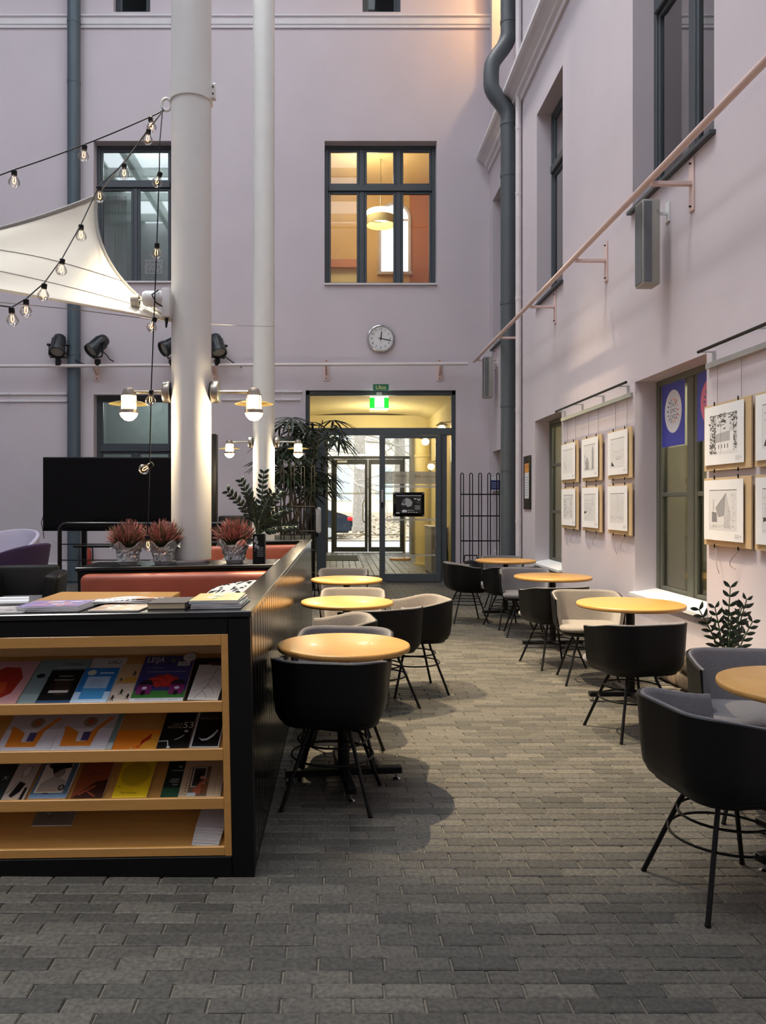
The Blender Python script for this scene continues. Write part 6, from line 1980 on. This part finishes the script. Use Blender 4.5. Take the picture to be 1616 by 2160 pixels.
def zz_plant(name, label, loc, fronds, nl, ll, seed, potf):
    t = thing(name, label, 'plant', loc)
    potf(t)
    rg = random.Random(seed)
    for (dx_, dy_, h_, z0) in fronds:
        p0 = Vector((rg.uniform(-.02, .02), rg.uniform(-.02, .02), z0))
        pts = [p0 + Vector((dx_*u**1.6, dy_*u**1.6, h_*(u - .18*u*u*(abs(dx_)/max(.05, h_))))) for u in [k/7 for k in range(8)]]
        zz_frond(pts, nl, ll, rg, t)
zl2 = bl(-.55, 2.6, ZL).z
def vase(t):
    B().bb(-.043, .043, -.043, .043, 0, .215, .004).obj('vase', M['blackmat'], t)
    i = Ink(); 
    for q in range(6): i.rect(-.012, .055 + q*.012, .034, .059 + q*.012, '#8a8a8a')
    for (a, c) in ((-.022, .13), (-.028, .165), (-.012, .155), (-.02, .185), (-.006, .12)): i.oval(a, c, .009, .014, '#9a9a98', 12)
    i.line([(-.03, .09), (-.02, .13), (-.018, .18)], .002, '#9a9a98')
    i.obj('label_print', t, Matrix.Translation((0, -.0435, 0)) @ rotx(PI/2))
zz_plant('zamia_plant', 'glossy green plant in a square black vase on the booth ledge', ((547 - VX)*5.72/FPX, 5.72, zl2),
         [(-.21, 0, .34, .21), (-.13, .05, .40, .21), (.02, .02, .44, .21), (.17, .03, .33, .21), (.22, -.04, .22, .21), (.13, .02, .13, .21), (.10, -.05, .30, .21), (-.05, -.04, .28, .21), (.26, 0, .10, .21)], 9, .060, 21, vase)
def floorpot(t):
    B().lathe([(0, 0), (.10, 0), (.12, .02), (.145, .24), (.14, .25), (.125, .235), (0, .225)], 28).obj('pot', M['planter'], t)
    B().lathe([(0, .226), (.124, .232), (0, .236)], 20).obj('soil', M['soil'], t)
zz_plant('zamia_plant', 'glossy dark green plant in a floor pot under the window sill', (2.46, 5.05, 0),
         [(-.22, -.05, .62, .23), (-.08, 0, .60, .23), (.04, .02, .72, .23), (.12, 0, .66, .23), (.0, -.06, .55, .23), (.18, .03, .52, .23), (.08, -.04, .60, .23)], 9, .075, 22, floorpot)

# big fan palm behind the booth
pm_ = thing('fan_palm', 'tall dark fan palm in a grey planter left of the glass door', 'plant', (-.66, 12.35, 0))
b = B(); b.bb(-.32, .26, -.28, .28, 0, .98, .012); b.obj('planter', M['planter'], pm_)
B().bb(-.30, .24, -.26, .26, .975, .985).obj('soil', M['soil'], pm_)
rg = random.Random(31)
def fan_mesh(seed):
    rg2 = random.Random(seed); b = B()
    n_ = rg2.randint(7, 9)
    for q in range(n_):
        a = (-1 + 2*q/(n_ - 1))*1.75 + rg2.uniform(-.08, .08)
        l = rg2.uniform(.34, .46)*(1 - .22*abs(a)/1.75)
        rows = []
        for v, ww in ((.06, .25), (.25, .85), (.5, 1), (.75, .85), (1, .12)):
            r_ = l*v; zd = -.30*l*v*v
            c = Vector((r_*math.cos(a), r_*math.sin(a), zd)); s_ = Vector((-math.sin(a), math.cos(a), 0))*.020*ww
            rows.append([c - s_ + Vector((0, 0, .004)), c - Vector((0, 0, .003)), c + s_ + Vector((0, 0, .004))])
        b.grid(rows)
    me = b.mesh('fan_leaf', angle=180, fix=False); me.materials.append(M['leaf2']); return me
fans = [fan_mesh(40 + k) for k in range(6)]
for q in range(17):
    x0, y0_ = rg.uniform(-.26, .22), rg.uniform(-.2, .2)
    ht = rg.uniform(.75, 1.85)
    top = Vector((x0 + rg.uniform(-.22, .55), y0_ + rg.uniform(-.15, .15), .98 + ht))
    base = Vector((x0, y0_, .97))
    cn_ = B().path([base, base.lerp(top, .5) + Vector((rg.uniform(-.04, .04), 0, 0)), top], .013, 7, radii=[.015, .012, .009]).obj('cane', M['cane'], pm_)
    for k in range(rg.randint(4, 6)):
        a = rg.uniform(0, 2*PI)
        up = rg.uniform(.05, .7)
        dr_ = Vector((math.cos(a), math.sin(a)*.8, up)).normalized()
        st = top.lerp(base, rg.uniform(0, .28))
        l = rg.uniform(.16, .36)
        e = st + dr_*l
        s_ = B().path([st, st.lerp(e, .6) + Vector((0, 0, .02)), e], .004, 4).obj('leaf_stalk', M['stem'], pm_)
        lf_ = link('fan_leaf', rg.choice(fans), None, s_)
        lf_.matrix_local = Matrix.Translation(e) @ Matrix.Rotation(a, 4, 'Z') @ Matrix.Rotation(rg.uniform(.05, .9) - up*.4, 4, 'Y')

# rubble stone footing showing under the right wall
t = thing('stone_footing', 'rough natural stone footing at the base of the right wall', 'stone base', (XR, 0, 0))
rg = random.Random(5)
yy = 4.0
while yy < 9.5:
    l = rg.uniform(.22, .5)
    zz = 0
    for lev in range(2):
        h_ = rg.uniform(.13, .22)
        b = B(); b.box((-.075, yy + l/2, zz + h_/2), (.09 + rg.uniform(0, .03), l - .015, h_ - .012), Euler((0, 0, rg.uniform(-.06, .06))), .03, 2)
        b.obj('stone', M['stone'], t, angle=60)
        zz += h_
    yy += l
